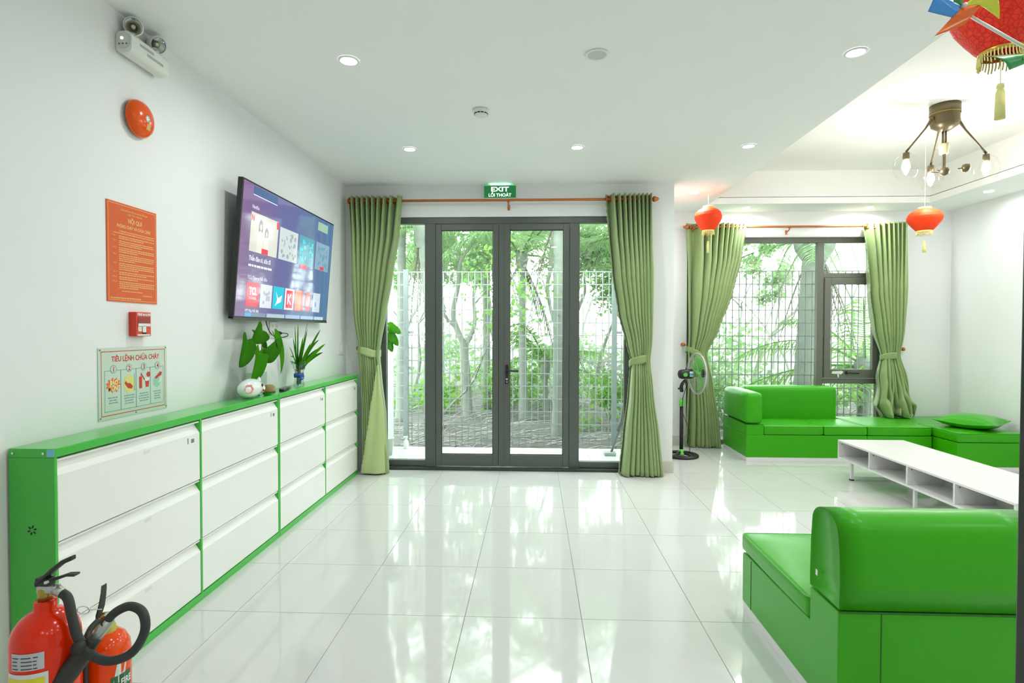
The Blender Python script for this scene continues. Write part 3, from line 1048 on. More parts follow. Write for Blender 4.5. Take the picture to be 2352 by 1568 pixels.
MB().rect(fc, .010, .003, .098, .010, 0, .001).build('maker_label', WPLAST, t)

# fire orders sign
SG = mat('sign_mint', srgb(204, 218, 204), .3, spec=.4, noise=.03, nscale=9)
SW, SH = .476, .336
fp = frame((XW + .004, 2.472, 1.054), (0, 1, 0), (0, 0, 1))
t = thing('fire_orders_sign', 'pale mint fire instruction sign with four numbered picture panels', 'sign', (XW, 2.71, 1.054))
MB().rect(fp, 0, 0, SW, SH, -.004, 0).build('board', SG, t)
b = MB()
e = .016
for (u0, v0, u1, v1) in ((e, e, SW - e, e + .0035), (e, SH - e - .0035, SW - e, SH - e), (e, e, e + .0025, SH - e), (SW - e - .0025, e, SW - e, SH - e)):
    b.rect(fp, u0, v0, u1, v1, 0, .0006)
b.build('red_border', INK_RED, t)
text('TIÊU LỆNH CHỮA CHÁY', fp, SW / 2 + .01, SH - .066, .040, INK_RED, t, 'title_lettering', width=.335, bold=.0008, vscale=.9)
pw = .103
for k in range(4):
    u0 = .036 + k * pw
    b = MB()
    for (a0, b0, a1, b1) in ((u0, .034, u0 + pw, .037), (u0, .226, u0 + pw, .229), (u0, .034, u0 + .0025, .229), (u0 + pw - .0025, .034, u0 + pw, .229)):
        b.rect(fp, a0, b0, a1, b1, 0, .0006)
    panel = b.build('panel_outline', INK_BLUE, t)
    cu = u0 + pw / 2 + .004
    b = MB().disc(fp, cu, .234, .020, .0006, .0010, 24)
    ring = b.build('number_ring', INK_BLUE, t)
    MB().disc(fp, cu, .234, .0165, .0010, .0014, 24).build('number_disc', SG, ring)
    text(str(k + 1), fp, cu, .2225, .033, INK_RED, ring, 'number', bold=.0008, w=.0015)
    b = MB()
    for q in range(4 if k > 0 else 3):
        half = r3.uniform(.024, .036)
        dashes(b, fp, cu - half, cu + half, .096 - q * .0125, .006, r3)
    b.build('small_print', INK_DARK if False else INK_BLUE, panel)
    if k == 0:
        pts = []
        for q in range(22):
            a = 2 * PI * q / 22
            R_ = .050 if q % 2 == 0 else .036
            pts.append((cu + R_ * math.cos(a), .158 + R_ * .75 * math.sin(a)))
        MB().prism(pts, fp, .0004, .0010).build('burst', mat('burst_orange', srgb(236, 120, 40), .5, noise=.05), panel)
        text('BÁO', fp, cu + .002, .160, .030, mat('burst_yellow', srgb(246, 226, 170), .5, noise=.02), panel, 'alarm_lettering', width=.050, bold=.0016, w=.0012)
        text('ĐỘNG', fp, cu + .004, .132, .034, MATS['burst_yellow'], panel, 'alarm_lettering', width=.074, bold=.0016, w=.0012)
    elif k == 1:
        MB().disc(fp, cu, .155, .036, .0004, .0008, 20, .046).build('glow_patch', mat('ink_yellow', srgb(226, 218, 130), .5, noise=.05), panel)
        MB().prism([(cu - .032, .160), (cu - .010, .135), (cu + .016, .130), (cu + .024, .142), (cu + .006, .158), (cu - .014, .160), (cu - .024, .172)], fp, .0010, .0014).build('red_arm', INK_RED, panel)
        MB().rect(fp, cu + .034, .120, cu + .038, .205, .0006, .001).build('switch_box', INK_BLUE, panel)
    elif k == 2:
        b = MB().rect(fp, cu - .034, .125, cu - .014, .185, .0006, .0010)
        b.prism([(cu + .014, .128), (cu + .034, .128), (cu + .038, .160), (cu + .010, .160)], fp, .0006, .001)
        b.prism([(cu - .024, .185), (cu - .020, .205), (cu + .006, .170), (cu + .002, .164), (cu - .018, .192)], fp, .0006, .001)
        b.disc(fp, cu + .034, .192, .014, .0006, .001, 12)
        b.build('red_extinguisher_picture', INK_RED, panel)
        MB().disc(fp, cu + .022, .168, .016, .0011, .0015, 14, .010).build('water', WPLAST, panel)
    else:
        MB().disc(fp, cu - .006, .150, .026, .0004, .0008, 16, .030).build('phone_patch', mat('ink_mint', srgb(156, 206, 182), .5, noise=.05), panel)
        MB().prism([(cu - .020, .172), (cu + .020, .200), (cu + .034, .196), (cu + .030, .182), (cu + .002, .170), (cu - .012, .162)], fp, .0010, .0014).build('telephone_picture', INK_RED, panel)
        MB().prism([(cu + .004, .140), (cu + .026, .150), (cu + .032, .170), (cu + .024, .172), (cu + .012, .156)], fp, .0010, .0014).build('hand_picture', WPLAST, panel)
b = MB()
for (u, v_) in ((.010, SH - .010), (SW - .010, SH - .010), (.010, .010), (SW - .010, .010), (SW / 2, .009)):
    b.disc(fp, u, v_, .004, 0, .002, 10)
b.build('nail_heads', mat('rust', srgb(140, 128, 112), .6, noise=.2), t)

# socket panel with the plugged-in television cable, and light switch
t = thing('wall_socket', 'white wall socket panel below the television', 'socket', (XW, 4.195, 1.41))
MB().box((XW, 4.125, 1.415), (XW + .010, 4.265, 1.54)).build('plate', WPLAST, t, bevel=.003)
for v in (1.452, 1.505):
    for u in (4.165, 4.228):
        MB().box((XW + .010, u - .018, v - .018), (XW + .0115, u + .018, v + .018)).build('outlet', mat('outlet_grey', (.70, .72, .68, 1), .4, noise=.01), t)
b = MB()
for u in (4.158, 4.172, 4.221, 4.235):
    b.box((XW + .0112, u - .0015, 1.500), (XW + .0122, u + .0015, 1.510))
b.build('outlet_slots', DARK, t)
t = thing('power_cable', 'black television power cable plugged into the wall socket', 'cable', (XW + .02, 4.228, 1.45))
MB().lathe([(0, .012), (.017, .012), (.017, .022), (.012, .040), (.006, .052), (0, .054)], (XW, 4.228, 1.452), (1, .15, 0), 14).build('plug', DARK, t, smooth=True)
pts = [(XW + .050, 4.237, 1.452), (XW + .075, 4.27, 1.448), (XW + .06, 4.31, 1.43), (XW + .03, 4.27, 1.418), (XW + .03, 4.16, 1.425), (XW + .04, 4.06, 1.46), (XW + .045, 4.0, 1.52), (XW + .05, 3.97, 1.60)]
def smooth_path(p, n=6):
    P = [Vector(q) for q in p]
    out = []
    for i in range(len(P) - 1):
        a, b_, c_, d_ = P[max(i - 1, 0)], P[i], P[i + 1], P[min(i + 2, len(P) - 1)]
        for k in range(n):
            s_ = k / n
            out.append(.5 * ((2 * b_) + (c_ - a) * s_ + (2 * a - 5 * b_ + 4 * c_ - d_) * s_ ** 2 + (3 * b_ - a - 3 * c_ + d_) * s_ ** 3))
    return out + [P[-1]]
MB().tube(smooth_path(pts), .0035, 6).build('cord', DARK, t, smooth=True)
t = thing('light_switch', 'white light switch plate beside the left door curtain', 'switch', (XW, 5.67, 1.22))
MB().box((XW, 5.61, 1.225), (XW + .009, 5.73, 1.345)).build('plate', WPLAST, t, bevel=.003)
for u in (5.64, 5.67, 5.70):
    MB().box((XW + .009, u - .012, 1.25), (XW + .013, u + .012, 1.32)).build('rocker', WPLAST, t, bevel=.002)

# ------------------------------------------------------------------ shoe cabinets along the left wall
CF, CB, CZ = -1.81, -1.99, 1.025
drawer_me = {}
def cabinet(y0, y1, label, first):
    t = thing('shoe_cabinet', label, 'cabinet', ((CF + CB) / 2, (y0 + y1) / 2, 0), 'green and white shoe cabinets')
    ym = (y0 + y1) / 2
    MB().box((CB, y0, CZ - .035), (CF, y1, CZ)).build('top_panel', LGREEN, t, bevel=.003)
    MB().box((CB, y0, 0), (CF, y1, .038)).build('base', LGREEN, t, bevel=.002)
    for (a, b_) in ((y0, y0 + .014), (y1 - .014, y1)):
        MB().box((CB, a, .038), (CF, b_, CZ - .035)).build('side_panel', LGREEN, t, bevel=.002)
    MB().box((CB, ym - .008, .038), (CF, ym + .008, CZ - .035)).build('divider', LGREEN, t, bevel=.002)
    MB().box((CB, y0 + .014, .038), (CB + .008, y1 - .014, CZ - .035)).build('back_panel', LGREEN, t)
    for ci, (ya, yb) in enumerate(((y0 + .016, ym - .010), (ym + .010, y1 - .016))):
        zs = [.042, .336, .663, CZ - .040]
        for ri in range(3):
            z0, z1 = zs[ri] + .003, zs[ri + 1] - .003
            # section of the flap front: flat face, then the finger groove sloping in to a rolled lip
            P = [(CF - .002, z0), (CF - .002, z1 - .062), (CF - .006, z1 - .056), (CF - .030, z1 - .020), (CF - .030, z1 - .012), (CF - .006, z1 - .008), (CF - .004, z1 - .003), (CF - .008, z1), (CF - .042, z1), (CF - .042, z0)]
            b = MB()
            n = len(P)
            b.add([(p[0], ya, p[1]) for p in P] + [(p[0], yb, p[1]) for p in P],
                  [tuple(range(n)), tuple(reversed(range(n, 2 * n)))] + [(i, n + i, n + (i + 1) % n, (i + 1) % n) for i in range(n)])
            d = b.build('drawer', LWHITE, t, bevel=.0015)
            fd = frame((CF - .0018, ya, z0), (0, 1, 0), (0, 0, 1))
            W_, H_ = yb - ya, z1 - z0
            if ri == 2:
                b = MB()
                b.rect(fd, W_ - .105, H_ - .105, W_ - .098, H_ - .075, 0, .0006)
                b.rect(fd, W_ - .075, H_ - .105, W_ - .050, H_ - .085, 0, .0006)
                b.build('printed_sticker', mat('sticker_grey', srgb(120, 128, 124), .5, noise=.3, nscale=200), d)
            if first and ci == 0:
                MB().rect(fd, W_ * .52, H_ - .085, W_ * .57, H_ - .070, 0, .0008).build('tape_scrap', WPLAST, d)
    if first:
        fl = frame((0, y0 - .0008, 0), (1, 0, 0), (0, 0, 1))
        for cz in (.715, .36):
            b = MB()
            for k in range(6):
                a = 2 * PI * k / 6 + .3
                cx, cy = -1.90 + .013 * math.cos(a), cz + .013 * math.sin(a)
                b.prism([(cx + .0062 * math.cos(a) * math.cos(q) - .0032 * math.sin(a) * math.sin(q), cy + .0062 * math.sin(a) * math.cos(q) + .0032 * math.cos(a) * math.sin(q)) for q in [2 * PI * j / 10 for j in range(10)]], fl, -.0004, .0004)
            b.build('vent_holes', DARK, t)
        b = MB().rect(frame((0, y0, 0), (1, 0, 0), (0, 0, 1)), -1.838, CZ - .030, -1.810, CZ - .003, 0, .0012)
        b.build('blue_label', mat('label_blue', srgb(120, 196, 226), .4, noise=.1), t)
        b = MB()
        for x in (-1.972, -1.852):
            b.disc(fl, x, CZ - .018, .005, -.001, .0016, 12)
        b.build('screw_heads', CHROME, t)
    return t
cabinet(2.024, 3.878, 'nearer green shoe cabinet with white flap drawers, beside the fire extinguishers', True)
cabinet(3.882, 5.640, 'farther green shoe cabinet with white flap drawers, next to the door curtain', False)

# ------------------------------------------------------------------ fire extinguishers
def cyl_frame(c, r):
    """frame factory wrapping flat prints on a vertical cylinder; u is arc length from the camera-facing side"""
    a0 = math.atan2(-c[1], -c[0])
    def fr_(u, v, w=0.0):
        a = a0 + u / r
        return Vector((c[0] + (r + w) * math.cos(a), c[1] + (r + w) * math.sin(a), v))
    return fr_
def wrap_rect(b, fr_, u0, v0, u1, v1, w0=.0004, w1=.0012, n=10):
    b.grid(lambda s_, t_: fr_(u0 + (u1 - u0) * s_, v0 + (v1 - v0) * t_, w1), n, 1)
    return b
EX1 = (-1.400, 1.530)
t = thing('fire_extinguisher', 'larger red extinguisher with a coiled black hose and discharge horn', 'fire extinguisher', (EX1[0], EX1[1], 0), 'fire extinguishers by the cabinet')
R1 = .083
MB().lathe([(0, .004), (.070, .004), (R1 - .004, .012), (R1, .03), (R1, .585), (.0815, .606), (.075, .630), (.061, .652), (.041, .668), (.0275, .674), (.0265, .700), (0, .700)], (EX1[0], EX1[1], 0), n=40).build('cylinder', REDG, t, smooth=True)
vz = .700
b = MB().lathe([(0, vz), (.018, vz), (.018, vz + .032), (.014, vz + .036), (0, vz + .036)], (EX1[0], EX1[1], 0), n=18)
b.build('valve_stem', BRASS, t, smooth=True)
vb = MB().rcube((EX1[0] - .018, EX1[1] - .014, vz + .020), (EX1[0] + .040, EX1[1] + .014, vz + .046), .008)
vb.tube([(EX1[0] + .03, EX1[1], vz + .032), (EX1[0] + .052, EX1[1] - .002, vz + .022)], [.015, .013], 12)
vb.build('valve_body', mat('cast_metal', (.48, .50, .47, 1), .35, metal=.7, noise=.05), t, smooth=True)
def lever(name, pts, ws, th, t_):
    b_ = MB()
    n = len(pts)
    vs = []
    for (p, w_) in zip(pts, ws):
        x, y, z = p
        for dy in (-w_, w_):
            vs += [(x, y + dy, z), (x, y + dy, z - th)]
    fs = []
    for i in range(n - 1):
        a, b2 = i * 4, (i + 1) * 4
        fs += [(a, a + 2, b2 + 2, b2), (a + 1, b2 + 1, b2 + 3, a + 3), (a, b2, b2 + 1, a + 1), (a + 2, a + 3, b2 + 3, b2 + 2)]
    fs += [(0, 1, 3, 2), (4 * n - 4, 4 * n - 2, 4 * n - 1, 4 * n - 3)]
    return b_.add(vs, fs).build(name, RUBBER, t_, bevel=.003)
X, Y = EX1
lever('squeeze_lever', [(X - .022, Y, vz + .055), (X + .004, Y, vz + .075), (X + .030, Y, vz + .098), (X + .055, Y, vz + .118), (X + .078, Y, vz + .128), (X + .086, Y, vz + .131)], [.014, .015, .014, .012, .011, .009], .013, t)
lever('carry_handle', [(X - .016, Y, vz + .056), (X + .010, Y, vz + .058), (X + .040, Y, vz + .068), (X + .070, Y, vz + .079), (X + .096, Y, vz + .080)], [.013, .013, .011, .011, .012], .007, t)
MB().box((X - .022, Y - .012, vz + .040), (X + .022, Y + .012, vz + .066)).build('lever_bracket', RUBBER, t, bevel=.004)
MB().tube([(X + .018, Y - .02, vz + .058), (X + .018, Y + .02, vz + .058)], .0045, 10).build('pivot_pin', CHROME, t, smooth=True)
hose = smooth_path([(X + .050, Y - .002, vz + .022), (X + .072, Y - .006, vz + .008), (X + .090, Y - .012, vz - .045), (X + .112, Y - .018, vz - .100), (X + .150, Y - .022, vz - .142), (X + .205, Y - .020, vz - .160), (X + .262, Y - .012, vz - .140), (X + .293, Y - .002, vz - .085), (X + .283, Y + .006, vz - .035), (X + .243, Y + .010, vz - .018), (X + .200, Y + .008, vz - .036), (X + .172, Y + .002, vz - .068)], 6)
MB().tube(hose, .0125, 10).build('hose', RUBBER, t, smooth=True)
MB().tube([(X + .185, Y + .005, vz - .056), (X + .140, Y + .0, vz - .118)], [.014, .0155], 12).build('horn_coupling', MATS['cast_metal'], t, smooth=True)
MB().tube(smooth_path([(X + .150, Y - .002, vz - .105), (X + .128, Y - .006, vz - .133), (X + .110, Y - .010, vz - .158), (X + .03, Y - .035, vz - .262), (X - .02, Y - .05, vz - .335)], 3), [.0165, .0175, .020, .021, .022, .024, .0265, .029, .031, .033, .035, .037, .039], 16).build('discharge_horn', RUBBER, t, smooth=True)
MB().tube([(X + .124, Y - .042, vz - .112), (X + .124, Y + .02, vz - .138)], .016, 10).build('hose_clip', RUBBER, t, smooth=True)
# (the prints are on the side turned to the viewer)
cf = cyl_frame(EX1, R1)
b = MB()
wrap_rect(b, cf, -.086, .543, -.004, .590)
st = b.build('inspection_sticker', mat('sticker_silver', srgb(196, 196, 200), .35, noise=.04), t, smooth=True)
r5 = random.Random(9)
b = MB()
for q in range(4):
    for (u0, u1) in ((-.082, -.060), (-.057, -.030), (-.028, -.016)):
        wrap_rect(b, cf, u0, .577 - q * .010, u1 - r5.uniform(0, .008), .580 - q * .010, w1=.0018, n=3)
b.build('sticker_print', INK_DARK, st)
b = MB()
wrap_rect(b, cf, -.104, .16, .004, .533)
lb = b.build('instruction_label', mat('label_white', srgb(226, 228, 222), .35, noise=.02), t, smooth=True)
YEL = mat('label_yellow', srgb(228, 222, 40), .4, noise=.03)
for (v0, v1, m_) in ((.488, .520, YEL), (.462, .486, mat('label_navy', srgb(62, 88, 170), .4, noise=.03)), (.17, .460, YEL)):
    b = MB()
    wrap_rect(b, cf, -.100, v0, -.004, v1, w1=.0018)
    b.build('label_band', m_, lb, smooth=True)
b = MB()
for (u0, c_) in ((-.078, 0), (-.062, 0), (-.046, 0)):
    wrap_rect(b, cf, u0, .496, u0 + .010, .511, w1=.0026, n=2)
b.build('label_print', mat('label_green_ink', srgb(150, 140, 40), .5, noise=.05), lb)
b = MB()
for k in range(10):
    u0 = -.095 + k * .009
    wrap_rect(b, cf, u0, .415 + .012 * (k % 3), u0 + .005, .430 + .014 * (k % 2) + .012 * (k % 3), w1=.0026, n=2)
b.build('label_print', mat('label_navy2', srgb(50, 70, 160), .5, noise=.05), lb)

EX2 = (-1.370, 1.712)
t = thing('fire_extinguisher', 'smaller orange-red extinguisher with a green label, behind the larger one', 'fire extinguisher', (EX2[0], EX2[1], 0), 'fire extinguishers by the cabinet')
R2_ = .070
MB().lathe([(0, .004), (.060, .004), (R2_, .02), (R2_, .440), (.067, .470), (.055, .495), (.038, .510), (.026, .516), (.024, .522), (0, .522)], (EX2[0], EX2[1], 0), n=36).build('cylinder', mat('orange_red', srgb(240, 74, 0), .15, spec=.35, coat=.15, noise=.03), t, smooth=True)
X, Y = EX2
MB().lathe([(.034, .505), (.028, .530), (.020, .540), (0, .542)], (X, Y, 0), n=18).build('collar', mat('olive_collar', srgb(176, 172, 60), .35, noise=.08), t, smooth=True)
MB().lathe([(0, .538), (.014, .538), (.014, .560), (.009, .570), (0, .570)], (X, Y, 0), n=14).build('valve_stem', BRASS, t, smooth=True)
lever('carry_handle', [(X - .022, Y, .566), (X - .010, Y, .604), (X - .004, Y, .640), (X - .002, Y, .662)], [.012, .013, .012, .012], .016, t)
ringp = [(X - .055 + .020 * math.cos(2 * PI * k / 18), Y - .02, .588 + .012 * math.sin(2 * PI * k / 18)) for k in range(18)]
MB().tube(ringp, .0016, 6, closed=True).build('pin_ring', CHROME, t, smooth=True)
MB().tube([(X - .036, Y - .02, .590), (X + .002, Y - .016, .590)], .0018, 6).build('safety_pin', CHROME, t)
g = MB().tube([(X + .018, Y - .01, .560), (X + .032, Y - .014, .566)], .006, 8)
g.lathe([(0, 0), (.012, 0), (.012, .008), (0, .009)], (X + .032, Y - .022, .575), (0, -1, 0), 14)
g.build('pressure_gauge', CHROME, t, smooth=True)
MB().tube(smooth_path([(X - .006, Y - .020, .556), (X - .004, Y - .055, .545), (X + .002, Y - .082, .51), (X + .004, Y - .086, .40), (X + .012, Y - .084, .28), (X + .02, Y - .082, .16)], 6), [.009] * 30 + [.0095], 10).build('hose', RUBBER, t, smooth=True)
cf = cyl_frame(EX2, R2_)
b = MB()
b.add([cf(.018, .365, .0012), cf(.034, .365, .0012), cf(.052, .372, .0012), cf(.066, .450, .0012), cf(.050, .452, .0012), cf(.034, .448, .0012)], [(0, 1, 2, 3, 4, 5)])
b.build('white_flash', MATS['label_white'], t)
b = MB()
wrap_rect(b, cf, .012, .330, .078, .388, w1=.0010)
gl = b.build('green_label', mat('label_green', srgb(34, 104, 62), .4, noise=.03), t, smooth=True)
text('FIRE', lambda u, v_, w_=0: cf(u, v_, w_), .058, .352, .030, WPLAST, gl, 'label_lettering', bold=.001, w=.002, width=.036)
b = MB()
for q in range(7):
    dashes(b, lambda u, v_, w_=0: cf(u, v_, w_), .032, .078, .316 - q * .013, .005, r5, .0008)
b.build('label_print', WPLAST, gl)

# ------------------------------------------------------------------ things on the cabinets
ZS = CZ
LEAFG = leafmat('leaf_green', srgb(62, 142, 24), srgb(86, 164, 36), .35)
LEAFD = leafmat('leaf_deep', srgb(50, 118, 26), srgb(74, 142, 36), .3)
STEM = mat('stem_tan', srgb(150, 140, 84), .6, noise=.1)

def heart_leaf(base, d, upv, L, W_, fold=.25, droop=.25):
    """arrow-shaped leaf with a midrib fold; d is the tip direction"""
    d, upv = Vector(d).normalized(), Vector(upv)
    side = d.cross(upv).normalized()
    nrm = side.cross(d).normalized()
    prof = [(-.24, .20), (-.20, .33), (-.10, .43), (.02, .47), (.15, .46), (.3, .43), (.45, .40), (.6, .355), (.74, .29), (.86, .205), (.94, .13), (1.0, .0)]
    b = MB()
    vs, fs = [], []
    for (s_, w_) in prof:
        c_ = Vector(base) + d * (s_ * L) - nrm * (droop * L * max(s_, 0) ** 2)
        if s_ < 0:
            c_ += d * (.16 * L)
        vs += [c_ - side * (w_ * W_) + nrm * (fold * w_ * W_) - (d * (.16 * L) if s_ < 0 else Vector()), c_, c_ + side * (w_ * W_) + nrm * (fold * w_ * W_) - (d * (.16 * L) if s_ < 0 else Vector())]
    for i in range(len(prof) - 1):
        a = i * 3
        fs += [(a, a + 1, a + 4, a + 3), (a + 1, a + 2, a + 5, a + 4)]
    return b.add(vs, fs)

t = thing('glass_vase_plant', 'clear square vase with broad green arrow-shaped leaves', 'potted plant', (-1.905, 3.80, ZS))
vb = MB()
vx, vy = -1.935, 3.81
for (a, b_) in (((vx - .045, vy - .06), (vx + .045, vy - .056)), ((vx - .045, vy + .056), (vx + .045, vy + .06)), ((vx - .045, vy - .056), (vx - .041, vy + .056)), ((vx + .041, vy - .056), (vx + .045, vy + .056))):
    vb.box((a[0], a[1], ZS), (b_[0], b_[1], ZS + .155))
vb.box((vx - .045, vy - .06, ZS), (vx + .045, vy + .06, ZS + .006))
vb.build('vase', WATERGLASS, t)
leaves = [((-1.86, 3.70, 1.315), (.10, -.30, -.9), .22, .17), ((-1.87, 3.56, 1.40), (.25, -.55, -.75), .19, .16), ((-1.84, 3.90, 1.42), (.25, .28, -.95), .26, .13), ((-1.88, 3.78, 1.47), (.2, -.75, -.35), .16, .15), ((-1.90, 3.84, 1.36), (-.1, -.4, .8), .14, .10), ((-1.84, 3.78, 1.30), (.3, .6, .5), .18, .12)]
for k, (p, d, L, W_) in enumerate(leaves):
    heart_leaf(p, d, (1, .05, .35), L, W_).build('leaf', LEAFG if k % 2 == 0 else LEAFD, t, smooth=True, solid=.0012)
    q = Vector(p)
    MB().tube(smooth_path([(vx + r5.uniform(-.02, .02), vy + r5.uniform(-.03, .03), ZS + .02), (vx + .01, vy + r5.uniform(-.02, .03), ZS + .17), (q.x - .01, (q.y + vy) / 2, (q.z + ZS + .17) / 2 + .02), q], 5), .0035, 6).build('stem', STEM, t, smooth=True)

t = thing('pig_figurine', 'white ceramic pig figurine with a painted pink flower', 'figurine', (-1.875, 3.60, ZS))
CER = mat('white_ceramic', (.83, .86, .84, 1), .15, coat=.4, noise=.02)
def pig(u, v):
    a, th = 2 * PI * u, PI * v
    y = -math.cos(th)
    r = math.sin(th) ** .75
    zz = math.sin(a) * r
    return (-1.872 + .058 * math.cos(a) * r, 3.60 + .118 * y + .012 * (y > .6) * (y - .6), ZS + max(.002, .066 + .064 * zz * (1 if zz > 0 else 1.0)))
MB().grid(pig, 32, 20, closed_u=True).build('body', CER, t, smooth=True)
MB().lathe([(.030, -.012), (.031, .006), (.026, .012), (0, .012)], (-1.862, 3.722, ZS + .052), (.25, 1, -.1), 20).build('snout', CER, t, smooth=True)
for dx in (-.03, .022):
    MB().lathe([(.016, -.004), (.010, .014), (0, .026)], (-1.872 + dx, 3.668, ZS + .113), (dx * 4, .2, 1), 12).build('ear', CER, t, smooth=True)
fpig = frame((-1.829, 3.520, ZS + .068), (.62, 1, 0), (0, 0, 1))
PINK = mat('pink_glaze', srgb(236, 160, 150), .3, noise=.05)
for k in range(6):
    a = 2 * PI * k / 6
    MB().disc(fpig, .019 * math.cos(a) - .01, .019 * math.sin(a), .0135, -.004, .0012, 12, .0135).build('petal', PINK, t)
MB().disc(fpig, -.01, 0, .008, -.003, .002, 12).build('flower_centre', mat('red_glaze', srgb(206, 60, 60), .3, noise=.05), t)
MB().lathe([(.011, -.002), (.008, .006), (0, .008)], (-1.820, 3.655, ZS + .082), (1, .55, .2), 14).build('eye', DARK, t, smooth=True)
fm = frame((-1.832, 3.692, ZS + .048), (-.45, 1, 0), (0, 0, 1))
MB().prism([(.014 * math.cos(a), .012 * math.sin(a)) for a in [PI + PI * k / 8 for k in range(9)]], fm, 0, .010).build('mouth', MATS['red_glaze'], t)

t = thing('pebble_pot', 'small round pot of golden gravel behind the pig figurine', 'pot', (-1.845, 3.785, ZS))
MB().lathe([(0, .001), (.022, .001), (.036, .014), (.042, .034), (.038, .056), (.024, .070), (0, .074)], (-1.838, 3.79, ZS), n=20).build('gravel_ball', mat('gravel', srgb(150, 132, 80), .6, noise=.5, nscale=120, bump=.8, bscale=180), t, smooth=True)
MB().lathe([(.030, .0), (.040, .010), (.043, .024), (.040, .010), (.030, .002)], (-1.838, 3.79, ZS), n=20).build('dish', LGREEN, t, smooth=True)

t = thing('vase_with_long_leaves', 'flared patterned glass vase of long arching leaves with a blue ribbon', 'potted plant', (-1.885, 4.39, ZS))
vx, vy = -1.885, 4.39
MB().lathe([(0, .004), (.040, .003), (.044, .012), (.036, .045), (.032, .075), (.033, .105), (.046, .165), (.060, .200), (.057, .200), (.043, .165), (.030, .105), (.029, .075), (.033, .045), (.036, .012), (0, .010)], (vx, vy, ZS), n=24).build('vase', WATERGLASS, t, smooth=True)
b = MB()
for k in range(34):
    a, z = r5.uniform(0, 2 * PI), r5.uniform(.09, .19)
    rr = .034 + max(0, z - .105) * .27
    fr_ = frame((vx + rr * math.cos(a), vy + rr * math.sin(a), ZS + z), (-math.sin(a), math.cos(a), 0), (0, 0, 1))
    b.disc(fr_, 0, 0, r5.uniform(.0025, .006), -.001, .0012, 8)
b.build('dark_speckles', mat('speckle', (.05, .06, .06, 1), .4, noise=.1), t)
RIB = mat('blue_ribbon', srgb(40, 86, 176), .45, noise=.08)
MB().lathe([(.037, .072), (.0385, .088), (.0375, .104)], (vx, vy, ZS), n=24).build('ribbon_band', RIB, t, smooth=True, solid=.002)
b = MB()
b.grid(lambda u, v: (vx + .034 + .012 * math.sin(v * 5), vy - .045 - .03 * v + .018 * (u - .5), ZS + .088 - .075 * v + .006 * math.sin(u * 6)), 3, 8)
b.grid(lambda u, v: (vx + .046 + .010 * math.cos(2 * PI * u), vy - .050 + .020 * math.cos(2 * PI * u) * 1.0, ZS + .075 + .020 * math.sin(2 * PI * u) + .012 * v), 12, 1)
b.build('ribbon_bow', RIB, t, smooth=True, solid=.0015)
def blade(p0, d, L, W_, droop, n=8):
    d = Vector(d).normalized()
    side = d.cross(Vector((.9, 0, .45))).normalized()
    vs, fs = [], []
    for i in range(n + 1):
        s_ = i / n
        c_ = Vector(p0) + d * (L * s_) + Vector((0, 0, -droop * L * s_ ** 2.4))
        w_ = W_ * (.7 + .5 * s_) * (1 - s_) ** .55 if s_ < 1 else 0.0004
        nn = side.cross(d)
        vs += [c_ - side * w_, c_ - nn * (w_ * .35), c_ + side * w_]
    for i in range(n):
        a = i * 3
        fs += [(a, a + 1, a + 4, a + 3), (a + 1, a + 2, a + 5, a + 4)]
    return MB().add(vs, fs)
specs = [((.15, -.42, .95), .36, .016, .02), ((.1, -.20, 1), .34, .018, .0), ((.2, .05, 1), .30, .017, .0), ((.05, .30, 1), .26, .014, .05), ((.2, .60, .95), .40, .013, .10), ((.1, .75, .8), .42, .011, .22), ((.25, .85, .7), .36, .014, .12), ((.15, .70, .55), .36, .012, .20), ((.2, .9, .5), .34, .013, .15), ((.1, -.75, .85), .30, .011, .18), ((.2, -.95, .75), .33, .008, .30), ((.15, -.9, .35), .30, .006, .12), ((-.1, -.1, 1), .24, .015, .03), ((.0, .45, 1.0), .43, .004, .05), ((.3, -.3, .9), .26, .017, .05), ((.3, .25, .9), .22, .016, .05)]
for k, (d, L, W_, dr) in enumerate(specs):
    blade((vx + r5.uniform(-.015, .015), vy + r5.uniform(-.02, .02), ZS + .14), d, L * 1.08, W_ * 1.5, dr).build('leaf', LEAFD if k % 3 else LEAFG, t, smooth=True, solid=.0008)
b = MB()
for k in range(5):
    a = 2 * PI * k / 5
    b.tube([(vx + .015 * math.cos(a), vy + .015 * math.sin(a), ZS + .02), (vx + .008 * math.cos(a + .5), vy + .008 * math.sin(a + .5), ZS + .16)], .005, 6)
b.build('stalks', STEM, t, smooth=True)

for k, (yy, xx, rot, lab, m_) in enumerate(((4.075, -1.862, .22, 'slim black remote control lying on the cabinet, left of the ribboned vase', DARK), (4.165, -1.895, .10, 'silvery grey remote control lying behind the black one', mat('remote_grey', srgb(120, 132, 122), .35, noise=.05)))):
    t = thing('remote_control', lab, 'remote control', (xx, yy, ZS), 'remote controls on the cabinet')
    b = MB().rcube((-.019, -.085, .001), (.019, .085, .018), .006)
    b.build('shell', m_, t, world=False, smooth=True)
    b = MB()
    for i in range(7):
        for j in range(3):
            b.box((-.012 + j * .012 - .003, -.06 + i * .018 - .004, .0178), (-.012 + j * .012 + .003, -.06 + i * .018 + .004, .0195))
    o = b.build('buttons', mat('button_grey', (.35, .36, .35, 1), .5, noise=.05), t, world=False)
    o['kind'] = 'stuff'
    t.rotation_euler = (0, 0, rot)

